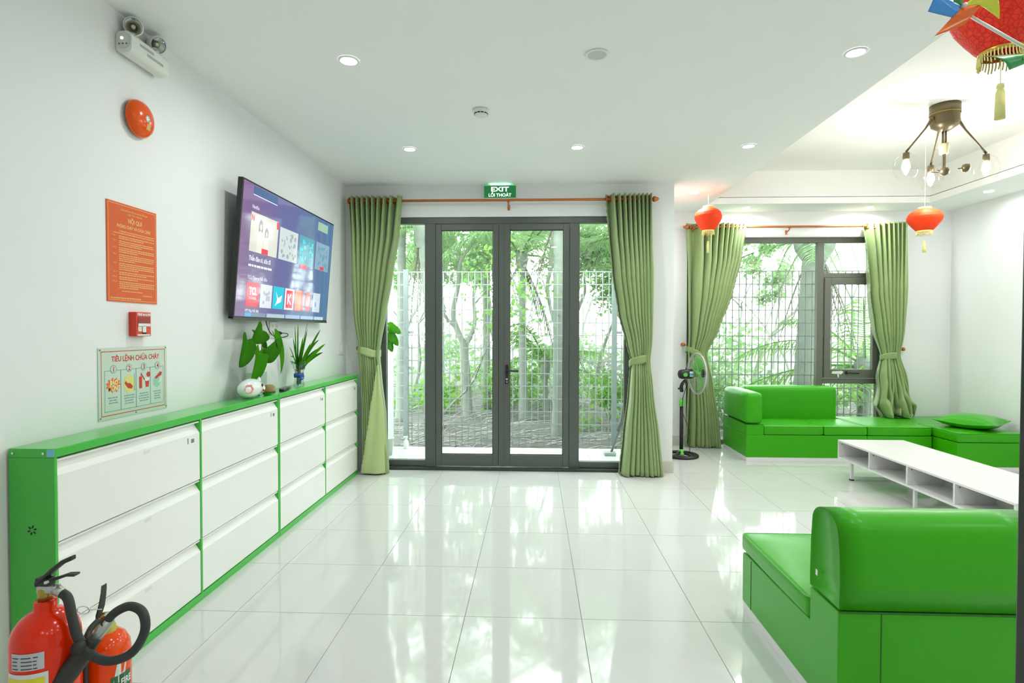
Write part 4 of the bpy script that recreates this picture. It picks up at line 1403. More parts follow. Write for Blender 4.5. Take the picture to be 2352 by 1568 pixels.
# ------------------------------------------------------------------ standing fan
FX, FY = 1.735, 6.62
t = thing('standing_fan', 'black and green pedestal fan by the window curtain', 'fan', (FX, FY, 0))
FG = mat('fan_green', srgb(96, 200, 70), .35, noise=.03)
SILV = mat('silver_paint', (.60, .61, .58, 1), .3, metal=.4, noise=.03)
b = MB()
bx, by = FX + .065, FY
bx = FX + .06
prof = []
b.lathe([(.185, .004), (.200, .008), (.200, .020), (.185, .030), (.160, .034), (.148, .028), (.148, .006)], (bx - .06, by, 0), n=44)
b.build('base_ring', DARK, t, smooth=True)
for k in range(4):
    a = PI / 4 + PI / 2 * k
    MB().tube([(FX + .03 * math.cos(a), FY + .03 * math.sin(a), .045), (FX + .16 * math.cos(a), FY + .16 * math.sin(a), .022)], [.020, .014], 8).build('base_spoke', DARK, t, smooth=True)
MB().lathe([(.052, .030), (.048, .045), (.030, .062), (.026, .085), (0, .085)], (FX, FY, 0), n=24).build('base_cone', FG, t, smooth=True)
MB().tube([(FX, FY, .06), (FX, FY, .60)], .0215, 18).build('outer_tube', DARK, t, smooth=True)
MB().lathe([(.026, .590), (.029, .596), (.029, .665), (.024, .672), (0, .672)], (FX, FY, 0), n=20).build('height_collar', FG, t, smooth=True)
MB().tube([(FX, FY, .66), (FX, FY, .80)], .0125, 14).build('inner_tube', SILV, t, smooth=True)
aw = math.radians(9)
ax = Vector((math.cos(aw), math.sin(aw), .03)).normalized()
hub = Vector((FX + .185, FY + .03, .972))
mot = hub - ax * .135
b = MB().tube(smooth_path([(FX, FY, .76), (FX - .005, FY, .82), (FX + .01, FY, .86), (FX + .05, FY + .005, .885)], 4), [.022, .022, .022, .022, .022, .02, .02, .02, .02, .022, .026, .028, .030], 12)
b.build('neck', DARK, t, smooth=True)
MB().tube([(FX - .045, FY - .02, .80), (FX - .01, FY - .012, .80)], [.012, .005], 10).build('tilt_knob', DARK, t, smooth=True)
MB().tube([(FX + .025, FY - .03, .86), (FX + .025, FY - .02, .86)], .008, 10).build('pivot_bolt', CHROME, t, smooth=True)
MB().lathe([(0, -.095), (.030, -.093), (.048, -.080), (.055, -.060), (.058, .070), (.050, .082), (.030, .090), (0, .090)], mot, ax, 26).build('motor_housing', DARK, t, smooth=True)
MB().tube([mot + Vector((0, 0, .05)), mot + Vector((0, 0, .075))], .006, 8).build('oscillation_knob', DARK, t, smooth=True)
sd = Vector((ax.y, -ax.x, 0)).normalized()
ff = frame(mot + sd * .0575, (ax.x, ax.y, 0), (0, 0, 1))
MB().disc(ff, -.032, -.004, .026, -.008, .003, 20, .022).build('green_badge', FG, t)
MB().rect(ff, .020, -.026, .064, .034, -.006, .002).build('white_label', WPLAST, t)
MB().rect(ff, .022, -.016, .062, .012, .002, .003).build('blue_label', mat('fan_blue', srgb(70, 160, 206), .4, noise=.03), t)
u_ = Vector((0, 0, 1))
v_ = ax.cross(u_).normalized()
def ringpts(c_, r, n=48):
    return [c_ + u_ * (r * math.cos(2 * PI * k / n)) + v_ * (r * math.sin(2 * PI * k / n)) for k in range(n)]
GR = .237
gm = mat('guard_wire', (.42, .44, .40, 1), .35, metal=.5, noise=.05)
for nm, sgn in (('rear_guard', -1), ('front_guard', 1)):
    b = MB()
    for (r, dz) in ((GR, .018), (.16, .058), (.085, .075)):
        b.tube(ringpts(hub + ax * (sgn * dz), r, 40), .0022, 5, closed=True)
    for k in range(56):
        a = 2 * PI * k / 56
        dv = u_ * math.cos(a) + v_ * math.sin(a)
        b.tube([hub + ax * (sgn * .080) + dv * .050, hub + ax * (sgn * .070) + dv * .12, hub + ax * (sgn * .045) + dv * .20, hub + ax * (sgn * .016) + dv * GR], .0011, 4, cap=False)
    o = b.build(nm, gm, t, smooth=True)
MB().tube(ringpts(hub, GR + .003, 56), .0085, 8, closed=True).build('guard_rim', SILV, t, smooth=True)
MB().lathe([(0, .070), (.045, .072), (.050, .082), (.040, .088), (0, .090)], hub, ax, 24).build('guard_badge', DARK, t, smooth=True)
MB().lathe([(0, -.035), (.038, -.035), (.040, .02), (.030, .035), (0, .038)], hub, ax, 20).build('blade_hub', FG, t, smooth=True)
for k in range(3):
    a0 = 2 * PI * k / 3 + .25
    def bl(s_, r_):
        r = .03 + .175 * r_
        a = a0 + (s_ - .5) * (1.55 - .25 * r_) + .25 * r_
        return hub + (u_ * math.cos(a) + v_ * math.sin(a)) * r + ax * (.035 * (s_ - .5) * (1.1 - .4 * r_))
    MB().grid(bl, 10, 8).build('fan_blade', FG, t, smooth=True, solid=.003)
MB().tube(smooth_path([(FX + .03, FY, .86), (FX + .045, FY - .02, .82), (FX + .01, FY - .03, .70), (FX + .0, FY - .03, .55), (FX + .03, FY - .03, .45), (FX + .085, FY - .03, .30), (FX + .095, FY - .01, .06), (FX + .09, FY + .0, .03)], 5), .0035, 6).build('cord', DARK, t, smooth=True)

# ------------------------------------------------------------------ green modular seating
SOFA.node_tree.nodes['Principled BSDF'].inputs['Coat IOR'].default_value = 1.22
SEAM = mat('seam_dark_green', srgb(30, 96, 20), .6, noise=.05)
def piping(b, x0, x1, y0, y1, z, r=.005, rad=.03):
    pts = []
    for (cx, cy, a0) in ((x1 - rad, y0 + rad, -PI / 2), (x1 - rad, y1 - rad, 0), (x0 + rad, y1 - rad, PI / 2), (x0 + rad, y0 + rad, PI)):
        for k in range(5):
            a = a0 + PI / 2 * k / 4
            pts.append((cx + rad * math.cos(a), cy + rad * math.sin(a), z))
    return b.tube(pts, r, 6, closed=True)
def cushion(t, x0, x1, y0, y1, z0, z1, bulge=.012):
    o = MB().rcube((x0, y0, z0), (x1, y1, z1), .022, nin=6, bulge=(.004, .004, bulge)).build('seat_cushion', SOFA, t, smooth=True)
    piping(MB(), x0 + .002, x1 - .002, y0 + .002, y1 - .002, z1 - .006).build('piping', SOFA, o, smooth=True)
    return o
def plinth(t, x0, x1, y0, y1):
    MB().box((x0, y0, 0), (x1, y1, .045)).build('plinth', WHITEM, t, bevel=.002)

# near armless seat seen from behind
t = thing('sofa_seat', 'green armless sofa seat in the foreground, seen from behind', 'sofa', (1.42, 2.52, 0), 'green modular sofas')
ax0, ax1, ay0, ay1 = 1.11, 1.82, 2.055, 3.0
plinth(t, ax0 + .004, ax1 - .004, ay0 + .004, ay1 - .012)
def side_profile(b, prof, x0, x1, n_in=1):
    n = len(prof)
    b.add([(x0, p[0], p[1]) for p in prof] + [(x1, p[0], p[1]) for p in prof],
          [tuple(range(n)), tuple(reversed(range(n, 2 * n)))] + [(i, n + i, n + (i + 1) % n, (i + 1) % n) for i in range(n)])
    return b
side_profile(MB(), [(ay0, .045), (ay0, .452), (2.268, .452), (2.268, .318), (ay1 - .018, .305), (ay1 - .012, .29), (ay1 - .012, .045)], ax0, ax1).build('base', SOFA, t, bevel=.006)
cushion(t, ax0 - .004, ax1 + .004, 2.272, ay1, .312, .402, .022)
# tapered backrest with a rounded crest
def backrest(x0, x1, yb, yf, z0, z1, t_, flip=False):
    prof = []
    rad = .075
    for k in range(13):
        a = PI * k / 12
        prof.append((.5, 0))
    pts = [(yb, z0 + .008), (yb - .004, z0 + .10), (yb, z1 - .14), (yb + .010, z1 - .075)]
    cy, cz = (yb + yf) / 2 + .002, z1 - .072
    for k in range(1, 12):
        a = PI - PI * k / 12
        pts.append((cy + (yf - yb) / 2 * .90 * math.cos(a), cz + .072 * math.sin(a)))
    pts += [(yf - .008, z1 - .08), (yf, z1 - .16), (yf + .004, z0 + .06), (yf + .002, z0 + .008)]
    n = len(pts)
    xs_ = [x0 + .010, x0 + .002, x0, x0, x0 + .004] if False else None
    stations = [(x0 + .016, .90), (x0 + .006, .955), (x0, 1.0)] + [(x0 + (x1 - x0) * q, 1.0) for q in (.15, .3, .5, .7, .85)] + [(x1, 1.0), (x1 - .006, .955), (x1 - .016, .90)]
    b = MB()
    ym, zm = (yb + yf) / 2, (z0 + z1) / 2
    vs, fs = [], []
    for (x, s_) in stations:
        for (py, pz) in pts:
            vs.append((x, ym + (py - ym) * s_, zm + (pz - zm) * (1 - (1 - s_) * .45)))
    m = len(stations)
    for i in range(m - 1):
        for j in range(n):
            k = (j + 1) % n
            fs.append((i * n + j, i * n + k, (i + 1) * n + k, (i + 1) * n + j))
    fs.append(tuple(reversed(range(n))))
    fs.append(tuple(range((m - 1) * n, m * n)))
    return b.add(vs, fs)
backrest(ax0 + .001, ax1 + .004, ay0 + .001, 2.266, .452, .800, t).build('backrest', SOFA, t, smooth=True)
MB().tube([(ax0 - .001, ay0 - .001, .453), (ax1 + .001, ay0 - .001, .453)], .003, 6).build('seam', SEAM, t)
MB().tube([(1.262, ay0 - .0005, .05), (1.262, ay0 - .0005, .45)], .0018, 6).build('seam', SEAM, t)
MB().tube([(ax0 - .0005, 2.87, .05), (ax0 - .0005, 2.87, .30)], .0018, 6).build('seam', SEAM, t)
fq = frame((ax0 + .0, 2.215, .53), (0, -1, 0), (0, 0, 1))
MB().prism([(-.007, -.011), (.006, -.012), (.008, .010), (-.006, .012)], fq, 0, .0012).build('white_patch', WPLAST, t)

# far corner sofa: arm on the left, backrest against the window
t = thing('corner_sofa', 'green corner sofa with high left arm, against the window', 'sofa', (3.0, 6.8, 0), 'green modular sofas')
fx0, fx1, fy0, fy1 = 2.405, 3.745, 6.40, 7.18
plinth(t, fx0 + .004, fx1 - .002, fy0 + .004, fy1 - .004)
MB().box((fx0, fy0, .045), (fx1, fy1, .298)).build('base', SOFA, t, bevel=.005)
MB().box((fx0, fy0, .298), (fx0 + .195, fy1, .415)).build('arm_base', SOFA, t, bevel=.005)
MB().rcube((fx0 - .003, fy0 - .003, .417), (fx0 + .192, fy1, .775), .055, nin=5, bulge=(.006, .004, .006)).build('armrest', SOFA, t, smooth=True)
MB().rcube((fx0 + .192, fy1 - .20, .300), (fx1 - .02, fy1, .795), .055, nin=5, bulge=(.0, .008, .006)).build('backrest', SOFA, t, smooth=True)
cushion(t, fx0 + .197, 3.262, fy0 - .006, fy1 - .20, .300, .402)
cushion(t, 3.266, fx1, fy0 - .006, fy1 - .20, .300, .402)
MB().tube([(fx0 - .002, fy1 - .01, .417), (fx0 - .002, fy0 - .002, .417), (fx0 + .193, fy0 - .002, .417)], .003, 6).build('seam', SEAM, t)

def pouf(label, x0, x1, y0, y1, zt=.402):
    t_ = thing('ottoman', label, 'ottoman', ((x0 + x1) / 2, (y0 + y1) / 2, 0), 'green backless ottomans')
    plinth(t_, x0 + .004, x1 - .004, y0 + .004, y1 - .004)
    MB().box((x0, y0, .045), (x1, y1, .298)).build('base', SOFA, t_, bevel=.005)
    cushion(t_, x0, x1, y0 - .004, y1, .300, zt)
    return t_
pouf('green ottoman directly right of the corner sofa, under the bunched curtain', 3.749, 4.452, 6.40, 7.18)
pouf('green ottoman at the right wall carrying the cushion', 4.470, 5.125, 6.05, 6.66)
pouf('green corner ottoman behind the one with the cushion', 4.460, 5.262, 6.67, 7.27, .400)

t = thing('cushion', 'plump green cushion lying on the right ottoman', 'cushion', (4.86, 6.38, .403), rot=(.0, .0, math.radians(38)))
def pil(u, v, s_):
    a, b_ = 2 * u - 1, 2 * v - 1
    edge = max(0, (1 - abs(a) ** 2.2)) ** .5 * max(0, (1 - abs(b_) ** 2.2)) ** .5
    pinch = 1 - .10 * (1 - abs(a) ** 2) * abs(b_) ** 3 - .0
    pinch2 = 1 - .10 * (1 - abs(b_) ** 2) * abs(a) ** 3
    lift = .028 * (a * a * b_ * b_) ** .7
    z = .060 + .020 * edge + s_ * .080 * edge + lift
    return (.275 * a * pinch2, .275 * b_ * pinch, max(.003, z))
b = MB()
b.grid(lambda u, v: pil(u, v, 1), 18, 18)
b.grid(lambda u, v: pil(u, 1 - v, -1), 18, 18)
b.build('cover', SOFA, t, world=False, smooth=True)
ed = [pil(k / 18, 0, 0) for k in range(18)] + [pil(1, k / 18, 0) for k in range(18)] + [pil(1 - k / 18, 1, 0) for k in range(18)] + [pil(0, 1 - k / 18, 0) for k in range(18)]
MB().tube(ed, .004, 6, closed=True).build('edge_piping', SOFA, t, world=False, smooth=True)

# ------------------------------------------------------------------ low white table with open compartments
t = thing('coffee_table', 'low white table with open compartments in front of the sofa', 'table', (3.43, 4.75, 0))
tx0, tx1, ty0, ty1, tz0, tz1 = 3.10, 3.752, 3.69, 5.80, .182, .370
MB().box((tx0, ty0, tz1 - .018), (tx1, ty1, tz1)).build('tabletop', WHITEM, t, bevel=.002)
MB().box((tx0, ty0, tz0), (tx1, ty1, tz0 + .018)).build('bottom_shelf', WHITEM, t, bevel=.002)
step = (ty1 - ty0 - .018) / 4
for k in range(5):
    y = ty0 + k * step
    o = MB().box((tx0, y, tz0 + .018), (tx1, y + .018, tz1 - .018)).build('partition', WHITEM, t, bevel=.001)
    if k:
        f_ = frame((0, y - .0002, 0), (1, 0, 0), (0, 0, 1))
        MB().disc(f_, tx0 + .035, tz1 - .042, .006, 0, .0014, 12).build('bolt_cap', mat('bolt_grey', (.22, .23, .22, 1), .4, noise=.05), o)
MB().box((tx0 + .30, ty0 + .018, tz0 + .018), (tx0 + .312, ty1 - .018, tz1 - .018)).build('back_board', WHITEM, t)
for y in (5.62, 4.70, 3.78):
    b = MB()
    for x in (tx0 + .03, tx1 - .055):
        b.box((x, y - .0125, .012), (x + .025, y + .0125, tz0))
    b.box((tx0 + .055, y - .0125, .012), (tx1 - .055, y + .0125, .034))
    o = b.build('leg_frame', WHITEM, t, bevel=.002)
    for x in (tx0 + .026, tx1 - .060):
        MB().box((x, y - .016, 0), (x + .034, y + .016, .013)).build('foot', DARK, o, bevel=.001)
t = thing('orange_scrap', 'tiny orange scrap lying inside a table compartment', 'scrap', (3.30, 4.45, tz0 + .019))
MB().rcube((3.29, 4.44, tz0 + .0185), (3.305, 4.475, tz0 + .027), .003).build('wrapper', mat('scrap_orange', srgb(220, 130, 60), .5, noise=.2), t, smooth=True)

# ------------------------------------------------------------------ ceiling lamp in the tray
BRZ = mat('bronze', srgb(112, 100, 72), .38, metal=.55, noise=.08)
LX, LY = 3.47, 4.90
t = thing('ceiling_lamp', 'bronze ceiling lamp with clear glass shades in the ceiling tray', 'chandelier', (LX, LY, ZT))
MB().lathe([(0, 0), (.110, 0), (.110, -.075), (.105, -.080), (.105, -.150), (.100, -.160), (.098, -.176), (.055, -.205), (.028, -.222), (0, -.222)], (LX, LY, ZT), n=36).build('canopy', BRZ, t, smooth=True)
MB().lathe([(.1105, -.074), (.1125, -.077), (.1105, -.080)], (LX, LY, ZT), n=36).build('trim_band', BRASS, t, smooth=True)
for (dx, dy) in ((-.014, 0), (.014, .006), (.0, -.014)):
    MB().tube([(LX + dx, LY + dy, ZT - .21), (LX + dx, LY + dy, ZT - .35)], .008, 8).build('stem', BRZ, t, smooth=True)
MB().lathe([(0, -.325), (.036, -.325), (.038, -.335), (.038, -.362), (.032, -.372), (.034, -.405), (.028, -.412), (0, -.412)], (LX - .004, LY, ZT), n=20).build('lamp_holder', mat('ivory', srgb(226, 212, 168), .4, noise=.04), t, smooth=True)
BULB = mat('lamp_bulb', (1, .95, .8, 1), .3, emit=(1, .93, .80, 1), estr=30, noise=.001)
shades = [(-.265, -.03), (.285, .02), (.10, .27)]
for k, (dx, dy) in enumerate(shades):
    d = Vector((dx, dy, 0))
    dn = d.normalized()
    a0 = Vector((LX, LY, ZT - .12)) + dn * .104
    a1 = Vector((LX, LY, ZT - .40)) + d * 1.28
    arm = MB().tube([a0, a0 + dn * .02 + Vector((0, 0, -.01)), a0 + (a1 - a0) * .3, a0 + (a1 - a0) * .85, a1], [.012, .013, .0075, .007, .010], 8).build('arm', BRZ, t, smooth=True)
    MB().lathe([(0, -.016), (.016, -.012), (.018, 0), (.014, .014), (0, .018)], a0 + dn * .012, dn, 12).build('knuckle', BRZ, arm, smooth=True)
    c_ = a1 + Vector((0, 0, -.13))
    MB().lathe([(.028, .125), (.034, .110), (.075, .080), (.095, .030), (.092, -.030), (.070, -.080), (.060, -.090)], c_, (0, 0, 1), 28).build('glass_shade', LAMPGLASS, arm, smooth=True)
    MB().lathe([(0, .122), (.024, .120), (.026, .070), (.016, .060), (0, .060)], c_, (0, 0, 1), 16).build('socket', BRZ, arm, smooth=True)
    MB().lathe([(0, .062), (.012, .055), (.030, .015), (.032, -.005), (.022, -.028), (0, -.036)], c_, (0, 0, 1), 16).build('bulb', BULB, arm, smooth=True)
    ld = bpy.data.lights.new('lamp_glow', 'POINT')
    ld.energy = BULB_W
    ld.color = (1, .97, .93)
    ld.shadow_soft_size = .035
    lo = bpy.data.objects.new('lamp_glow', ld)
    COL.objects.link(lo)
    lo.parent = t
    lo.location = c_ + Vector((0, 0, -.055)) - t.location
for (p, q) in (((-.01, 0), (-.13, -.03)), ((.0, -.01), (-.12, -.09)), ((.008, .006), (-.05, -.12))):
    pth = smooth_path([(LX + p[0], LY + p[1], ZT - .40), (LX + p[0], LY + p[1], ZT - .52), (LX + p[0] + q[0] * .25, LY + p[1] + q[1] * .25, ZT - .565), (LX + q[0], LY + q[1], ZT - .572)], 5)
    MB().tube(pth, .005, 6).build('wire_arm', BRZ, t, smooth=True)
MB().lathe([(0, .036), (.026, .026), (.036, 0), (.026, -.026), (0, -.036)], (LX - .066, LY - .10, ZT - .585), n=18).build('knob', BRZ, t, smooth=True)
MB().lathe([(0, .036), (.026, .026), (.034, 0), (.026, -.026), (0, -.036)], (LX + .165, LY - .02, ZT - .535), n=18).build('knob', BRZ, t, smooth=True)
MB().tube([(LX + .10, LY - .02, ZT - .540), (LX + .165, LY - .02, ZT - .535), (LX + .20, LY - .01, ZT - .50)], .005, 6).build('wire_arm', BRZ, t, smooth=True)

# ------------------------------------------------------------------ red paper lanterns
LRED = mat('lantern_red', srgb(250, 66, 16), .6, spec=.3, noise=.08, nscale=40, bump=.5, bscale=60)
def brocade():
    m = bpy.data.materials.new('lantern_brocade')
    m.use_nodes = True
    nt_ = m.node_tree
    b_ = nt_.nodes['Principled BSDF']
    b_.inputs['Roughness'].default_value = .5
    tc_ = nt_.nodes.new('ShaderNodeTexCoord')
    vo = nt_.nodes.new('ShaderNodeTexVoronoi')
    vo.feature = 'DISTANCE_TO_EDGE'
    vo.inputs['Scale'].default_value = 62
    mr_ = nt_.nodes.new('ShaderNodeMapRange')
    mr_.inputs['From Max'].default_value = .12
    rp_ = nt_.nodes.new('ShaderNodeValToRGB')
    rp_.color_ramp.elements[0].color = srgb(224, 14, 2)
    rp_.color_ramp.elements[1].color = srgb(255, 52, 10)
    bp_ = nt_.nodes.new('ShaderNodeBump')
    bp_.inputs['Strength'].default_value = .7
    bp_.inputs['Distance'].default_value = .002
    nt_.links.new(tc_.outputs['Object'], vo.inputs['Vector'])
    nt_.links.new(vo.outputs['Distance'], mr_.inputs['Value'])
    nt_.links.new(mr_.outputs[0], rp_.inputs[0])
    nt_.links.new(rp_.outputs[0], b_.inputs['Base Color'])
    nt_.links.new(mr_.outputs[0], bp_.inputs['Height'])
    nt_.links.new(bp_.outputs['Normal'], b_.inputs['Normal'])
    return m
BROC = brocade()
LYEL = mat('lantern_yellow', srgb(236, 232, 150), .6, noise=.06)
GOLD = mat('lantern_gold', srgb(206, 170, 70), .35, metal=.5, noise=.06)
def lantern(label, x, y, ztop, R_, H_, zceil, m_, tilt=(0, 0, 0), cords=True):
    """diamond lantern: wide shoulder, narrow foot; ztop is the top of its body"""
    t_ = thing('paper_lantern', label, 'lantern', (x, y, ztop - H_), 'red lanterns')
    n = 48
    prof = [(.36, 1.0), (.40, .985), (.70, .90), (.90, .78), (1.0, .62), (.985, .52), (.90, .40), (.72, .23), (.52, .06), (.42, 0)]
    def body(u, v):
        k = v * (len(prof) - 1)
        i = min(len(prof) - 2, int(k))
        f_ = k - i
        r = prof[i][0] + (prof[i + 1][0] - prof[i][0]) * f_
        h = prof[i][1] + (prof[i + 1][1] - prof[i][1]) * f_
        a = 2 * PI * u
        r *= 1 - .035 * (1 - abs(math.cos(4 * a))) * math.sin(PI * (1 - h) ** .8)
        return (R_ * r * math.cos(a), R_ * r * math.sin(a), H_ * h)
    MB().grid(body, n, 36, closed_u=True).build('shade', m_, t_, world=False, smooth=True)
    MB().lathe([(.34 * R_, H_ * .99), (.36 * R_, H_ * 1.0), (.36 * R_, H_ * 1.07), (.33 * R_, H_ * 1.07)], n=24).build('top_ring', GOLD if m_ is BROC else LYEL, t_, world=False, smooth=True, solid=.002)
    MB().lathe([(.42 * R_, H_ * .015), (.43 * R_, 0), (.43 * R_, -H_ * .05), (.41 * R_, -H_ * .05)], n=24).build('bottom_ring', GOLD if m_ is BROC else LYEL, t_, world=False, smooth=True, solid=.002)
    fr_n = 40
    b_ = MB()
    for k in range(fr_n):
        a = 2 * PI * k / fr_n
        L = H_ * (.14 + .03 * math.sin(5 * k))
        r = .425 * R_
        b_.tube([(r * math.cos(a), r * math.sin(a), -H_ * .03), (r * math.cos(a) * 1.02, r * math.sin(a) * 1.02, -H_ * .04 - L * .5), (r * math.cos(a + .04) * 1.04, r * math.sin(a + .04) * 1.04, -H_ * .04 - L)], .018 * R_, 4, cap=False)
    o = b_.build('fringe', LYEL, t_, world=False)
    o['kind'] = 'stuff'
    MB().tube([(0, 0, H_ * .1), (0, 0, -H_ * .50)], .0012, 5).build('tassel_cord', LYEL, t_, world=False)
    MB().lathe([(0, -H_ * .46), (.05 * R_ + .002, -H_ * .47), (.06 * R_ + .003, -H_ * .52), (.045 * R_ + .002, -H_ * .54), (.07 * R_ + .003, -H_ * .60), (.085 * R_ + .003, -H_ * .98), (0, -H_ * .98)], n=14).build('tassel', LYEL, t_, world=False, smooth=True)
    MB().tube([(0, 0, H_ * .9), (0, 0, zceil - (ztop - H_))], .0012, 5).build('hanging_string', WPLAST, t_, world=False)
    return t_
lantern('small red paper lantern in front of the left window curtain', 1.912, 6.25, 2.832, .148, .250, ZC, LRED)
lantern('small red paper lantern hanging right of the right window curtain', 3.655, 5.40, 2.622, .146, .205, ZT, LRED)
lantern('large red brocade lantern cut by the top right corner', 1.520, 1.90, 2.610, .138, .222, ZC, BROC)

# ------------------------------------------------------------------ paper pinwheels
PCOL = {k: mat('pin_' + k, srgb(*v), .25, spec=.5, coat=.3, noise=.03) for k, v in dict(blue=(70, 156, 236), green=(34, 150, 76), yellow=(222, 228, 60), orange=(250, 112, 20)).items()}
def pinwheel(label, hub_, vanes, stick_to, hang):
    """vanes: colour, three outer corners (cm across, cm up, cm forward) and how far the film curls"""
    t_ = thing('pinwheel', label, 'pinwheel', hub_, 'colourful pinwheels')
    h_ = Vector(hub_)
    ex, ez, ey = Vector((1, .04, 0)), Vector((0, .02, 1)), Vector((.04, -1, .02))
    P_ = lambda q: h_ + ex * (q[0] / 100) + ez * (q[1] / 100) + ey * (q[2] / 100)
    for (cname, a, b_, c_, curl) in vanes:
        A, B, C_ = P_(a), P_(b_), P_(c_)
        nn = (A - h_).cross(C_ - h_).normalized()
        if nn.dot(ey) < 0:
            nn = -nn
        def vane(u, v):
            p = h_ * ((1 - u) * (1 - v)) + A * (u * (1 - v)) + B * (u * v) + C_ * ((1 - u) * v)
            return p + nn * (curl / 100 * math.sin(PI * u) * (.35 + .65 * v)) + ey * .004 * (1 - u)
        MB().grid(vane, 10, 10).build('vane', PCOL[cname], t_, smooth=True, solid=.0010)
    MB().lathe([(0, -.014), (.0050, -.012), (.0058, .0), (.0050, .006), (0, .008)], h_ + ey * .012, ey, 14).build('hub_pin', WPLAST, t_, smooth=True)
    MB().tube([h_ - ey * .006, Vector(stick_to)], .0040, 8).build('stick', WPLAST, t_, smooth=True)
    MB().tube([Vector(stick_to), Vector(hang)], .0010, 5).build('hanging_string', WPLAST, t_)
    return t_
pinwheel('pinwheel with blue, orange, yellow and green vanes before the big lantern', (1.133, 1.55, 2.337),
         [('blue', (-2.6, -2.9, .6), (-9.0, -1.2, .4), (-8.2, 6.5, .4), 1.6), ('green', (-2.8, .9, 1.2), (-2.6, 5.0, 2.0), (.5, 4.8, 1.0), 1.0),
          ('orange', (-7.3, -7.8, .5), (-.2, -5.4, 1.5), (4.9, .4, .5), 1.0), ('yellow', (4.9, .25, .8), (10.0, -3.2, .5), (6.0, 5.0, 1.5), 1.5)],
         (1.385, 1.56, 2.190), (1.385, 1.56, ZC))
pinwheel('pinwheel at the right picture edge with a green vane below the big lantern', (1.345, 1.56, 2.205),
         [('green', (-4.9, 1.0, .5), (-15.4, .3, .5), (-9.5, -4.0, 1.5), 1.6), ('yellow', (-5.8, -1.2, 2.0), (-5.0, 4.6, 1.5), (1.2, 5.0, 1.0), 1.5),
          ('blue', (-1.5, -5.0, 1.0), (-4.4, -9.6, 1.5), (1.5, -11.0, .5), 1.2), ('orange', (6.0, -2.0, 1.0), (11.0, 2.0, 1.0), (6.0, 6.0, 1.0), 1.2)],
         (1.46, 1.60, 2.10), (1.46, 1.60, ZC))

# ------------------------------------------------------------------ outside: porch, mesh fence
PORCH = mat('porch_tile', (.62, .66, .64, 1), .12, noise=.04, nscale=3)
porch = sroot('porch_floor', (0, 6.5, 0), 'pale tiled porch outside the double door')
b = MB().box((-2.3, YBACK + .2, -.12), (1.24, 7.08, -.024))
b.build('slab', GROUT, porch)
for i in range(6):
    for j in range(2):
        x0, y0 = -2.3 + i * .59, YBACK + .2 + j * .517
        MB().box((x0 + .002, y0 + .002, -.03), (x0 + .588, y0 + .515, -.02)).build('porch_tile', PORCH, porch)
w = MB().box((-2.12, YBACK + .2, -.2), (-1.86, 7.3, 2.25))
struct(w.build('wall_porch', mat('porch_wall', (.78, .84, .82, 1), .7, noise=.03)), 'pale low wall at the left end of the porch')
GALV = mat('galvanised', (.36, .39, .385, 1), .45, metal=.3, noise=.06)
GZ = -.16
t = thing('mesh_fence', 'galvanised wire mesh fence outside the glass', 'fence', (1.6, 7.75, GZ))
fx0_, fx1_, fyy, ftop = -2.6, 6.4, 7.75, 2.29
b = MB()
k = 0
while True:
    x = fx0_ + .0885 * k
    if x > fx1_:
        break
    b.box((x - .006, fyy - .0036, GZ + .02), (x + .006, fyy + .0036, ftop))
    k += 1
o = b.build('vertical_wires', GALV, t)
o['kind'] = 'stuff'
k = 0
while True:
    z = ftop - .1765 * k
    if z < GZ:
        break
    MB().box((fx0_, fyy - .0100, z - .0062), (fx1_, fyy - .0034, z + .0062)).build('horizontal_wire', GALV, t)
    k += 1
for x in (-1.79, 1.10, 4.74):
    MB().box((x - .035, fyy - .06, GZ), (x + .035, fyy - .008, ftop + .03)).build('post', mat('post_paint', (.22, .26, .26, 1), .5, noise=.05), t, bevel=.003)
    for z in (1.95, 1.45, .95, .45):
        MB().box((x + .035, fyy - .03, z - .018), (x + .11, fyy - .008, z + .018)).build('bracket', GALV, t)

# bottle, mop, potted leaf on the porch
t = thing('spray_bottle', 'small white spray bottle on the porch left of the door', 'bottle', (-1.62, 6.98, -.02))
MB().lathe([(0, 0), (.030, .0), (.032, .01), (.032, .085), (.018, .11), (.012, .115), (.012, .13), (0, .13)], (-1.62, 6.98, -.02), n=16).build('bottle', WPLAST, t, smooth=True)
MB().box((-1.655, 6.968, .108), (-1.60, 6.992, .135)).box((-1.648, 6.974, .085), (-1.640, 6.986, .11)).build('trigger_head', WPLAST, t, bevel=.003)
t = thing('mop', 'grey mop with a long handle leaning outside, right of the door', 'mop', (.93, 6.75, -.02))
MB().tube([(.93, 6.72, .02), (1.02, 6.60, .34), (1.085, 6.50, .90), (1.13, 6.42, 1.35)], .014, 10).build('handle', mat('mop_handle', (.10, .12, .11, 1), .4, noise=.05), t, smooth=True)
MB().tube([(1.0, 6.62, .30), (1.03, 6.58, .42)], .028, 12).build('grip', mat('mop_grip', (.08, .10, .09, 1), .5, noise=.05), t, smooth=True)
MB().rcube((.84, 6.66, -.018), (.98, 6.78, .022), .012).build('head', mat('mop_head', (.30, .34, .32, 1), .7, noise=.1), t, smooth=True)
t = thing('porch_plant', 'broad-leaved plant peeking from behind the left door curtain', 'plant', (-1.78, 6.62, -.02))
MB().lathe([(0, 0), (.07, 0), (.09, .18), (.10, .20), (.08, .20), (0, .17)], (-1.78, 6.62, -.02), n=20).build('pot', mat('porch_pot', (.5, .52, .48, 1), .6, noise=.05), t, smooth=True)
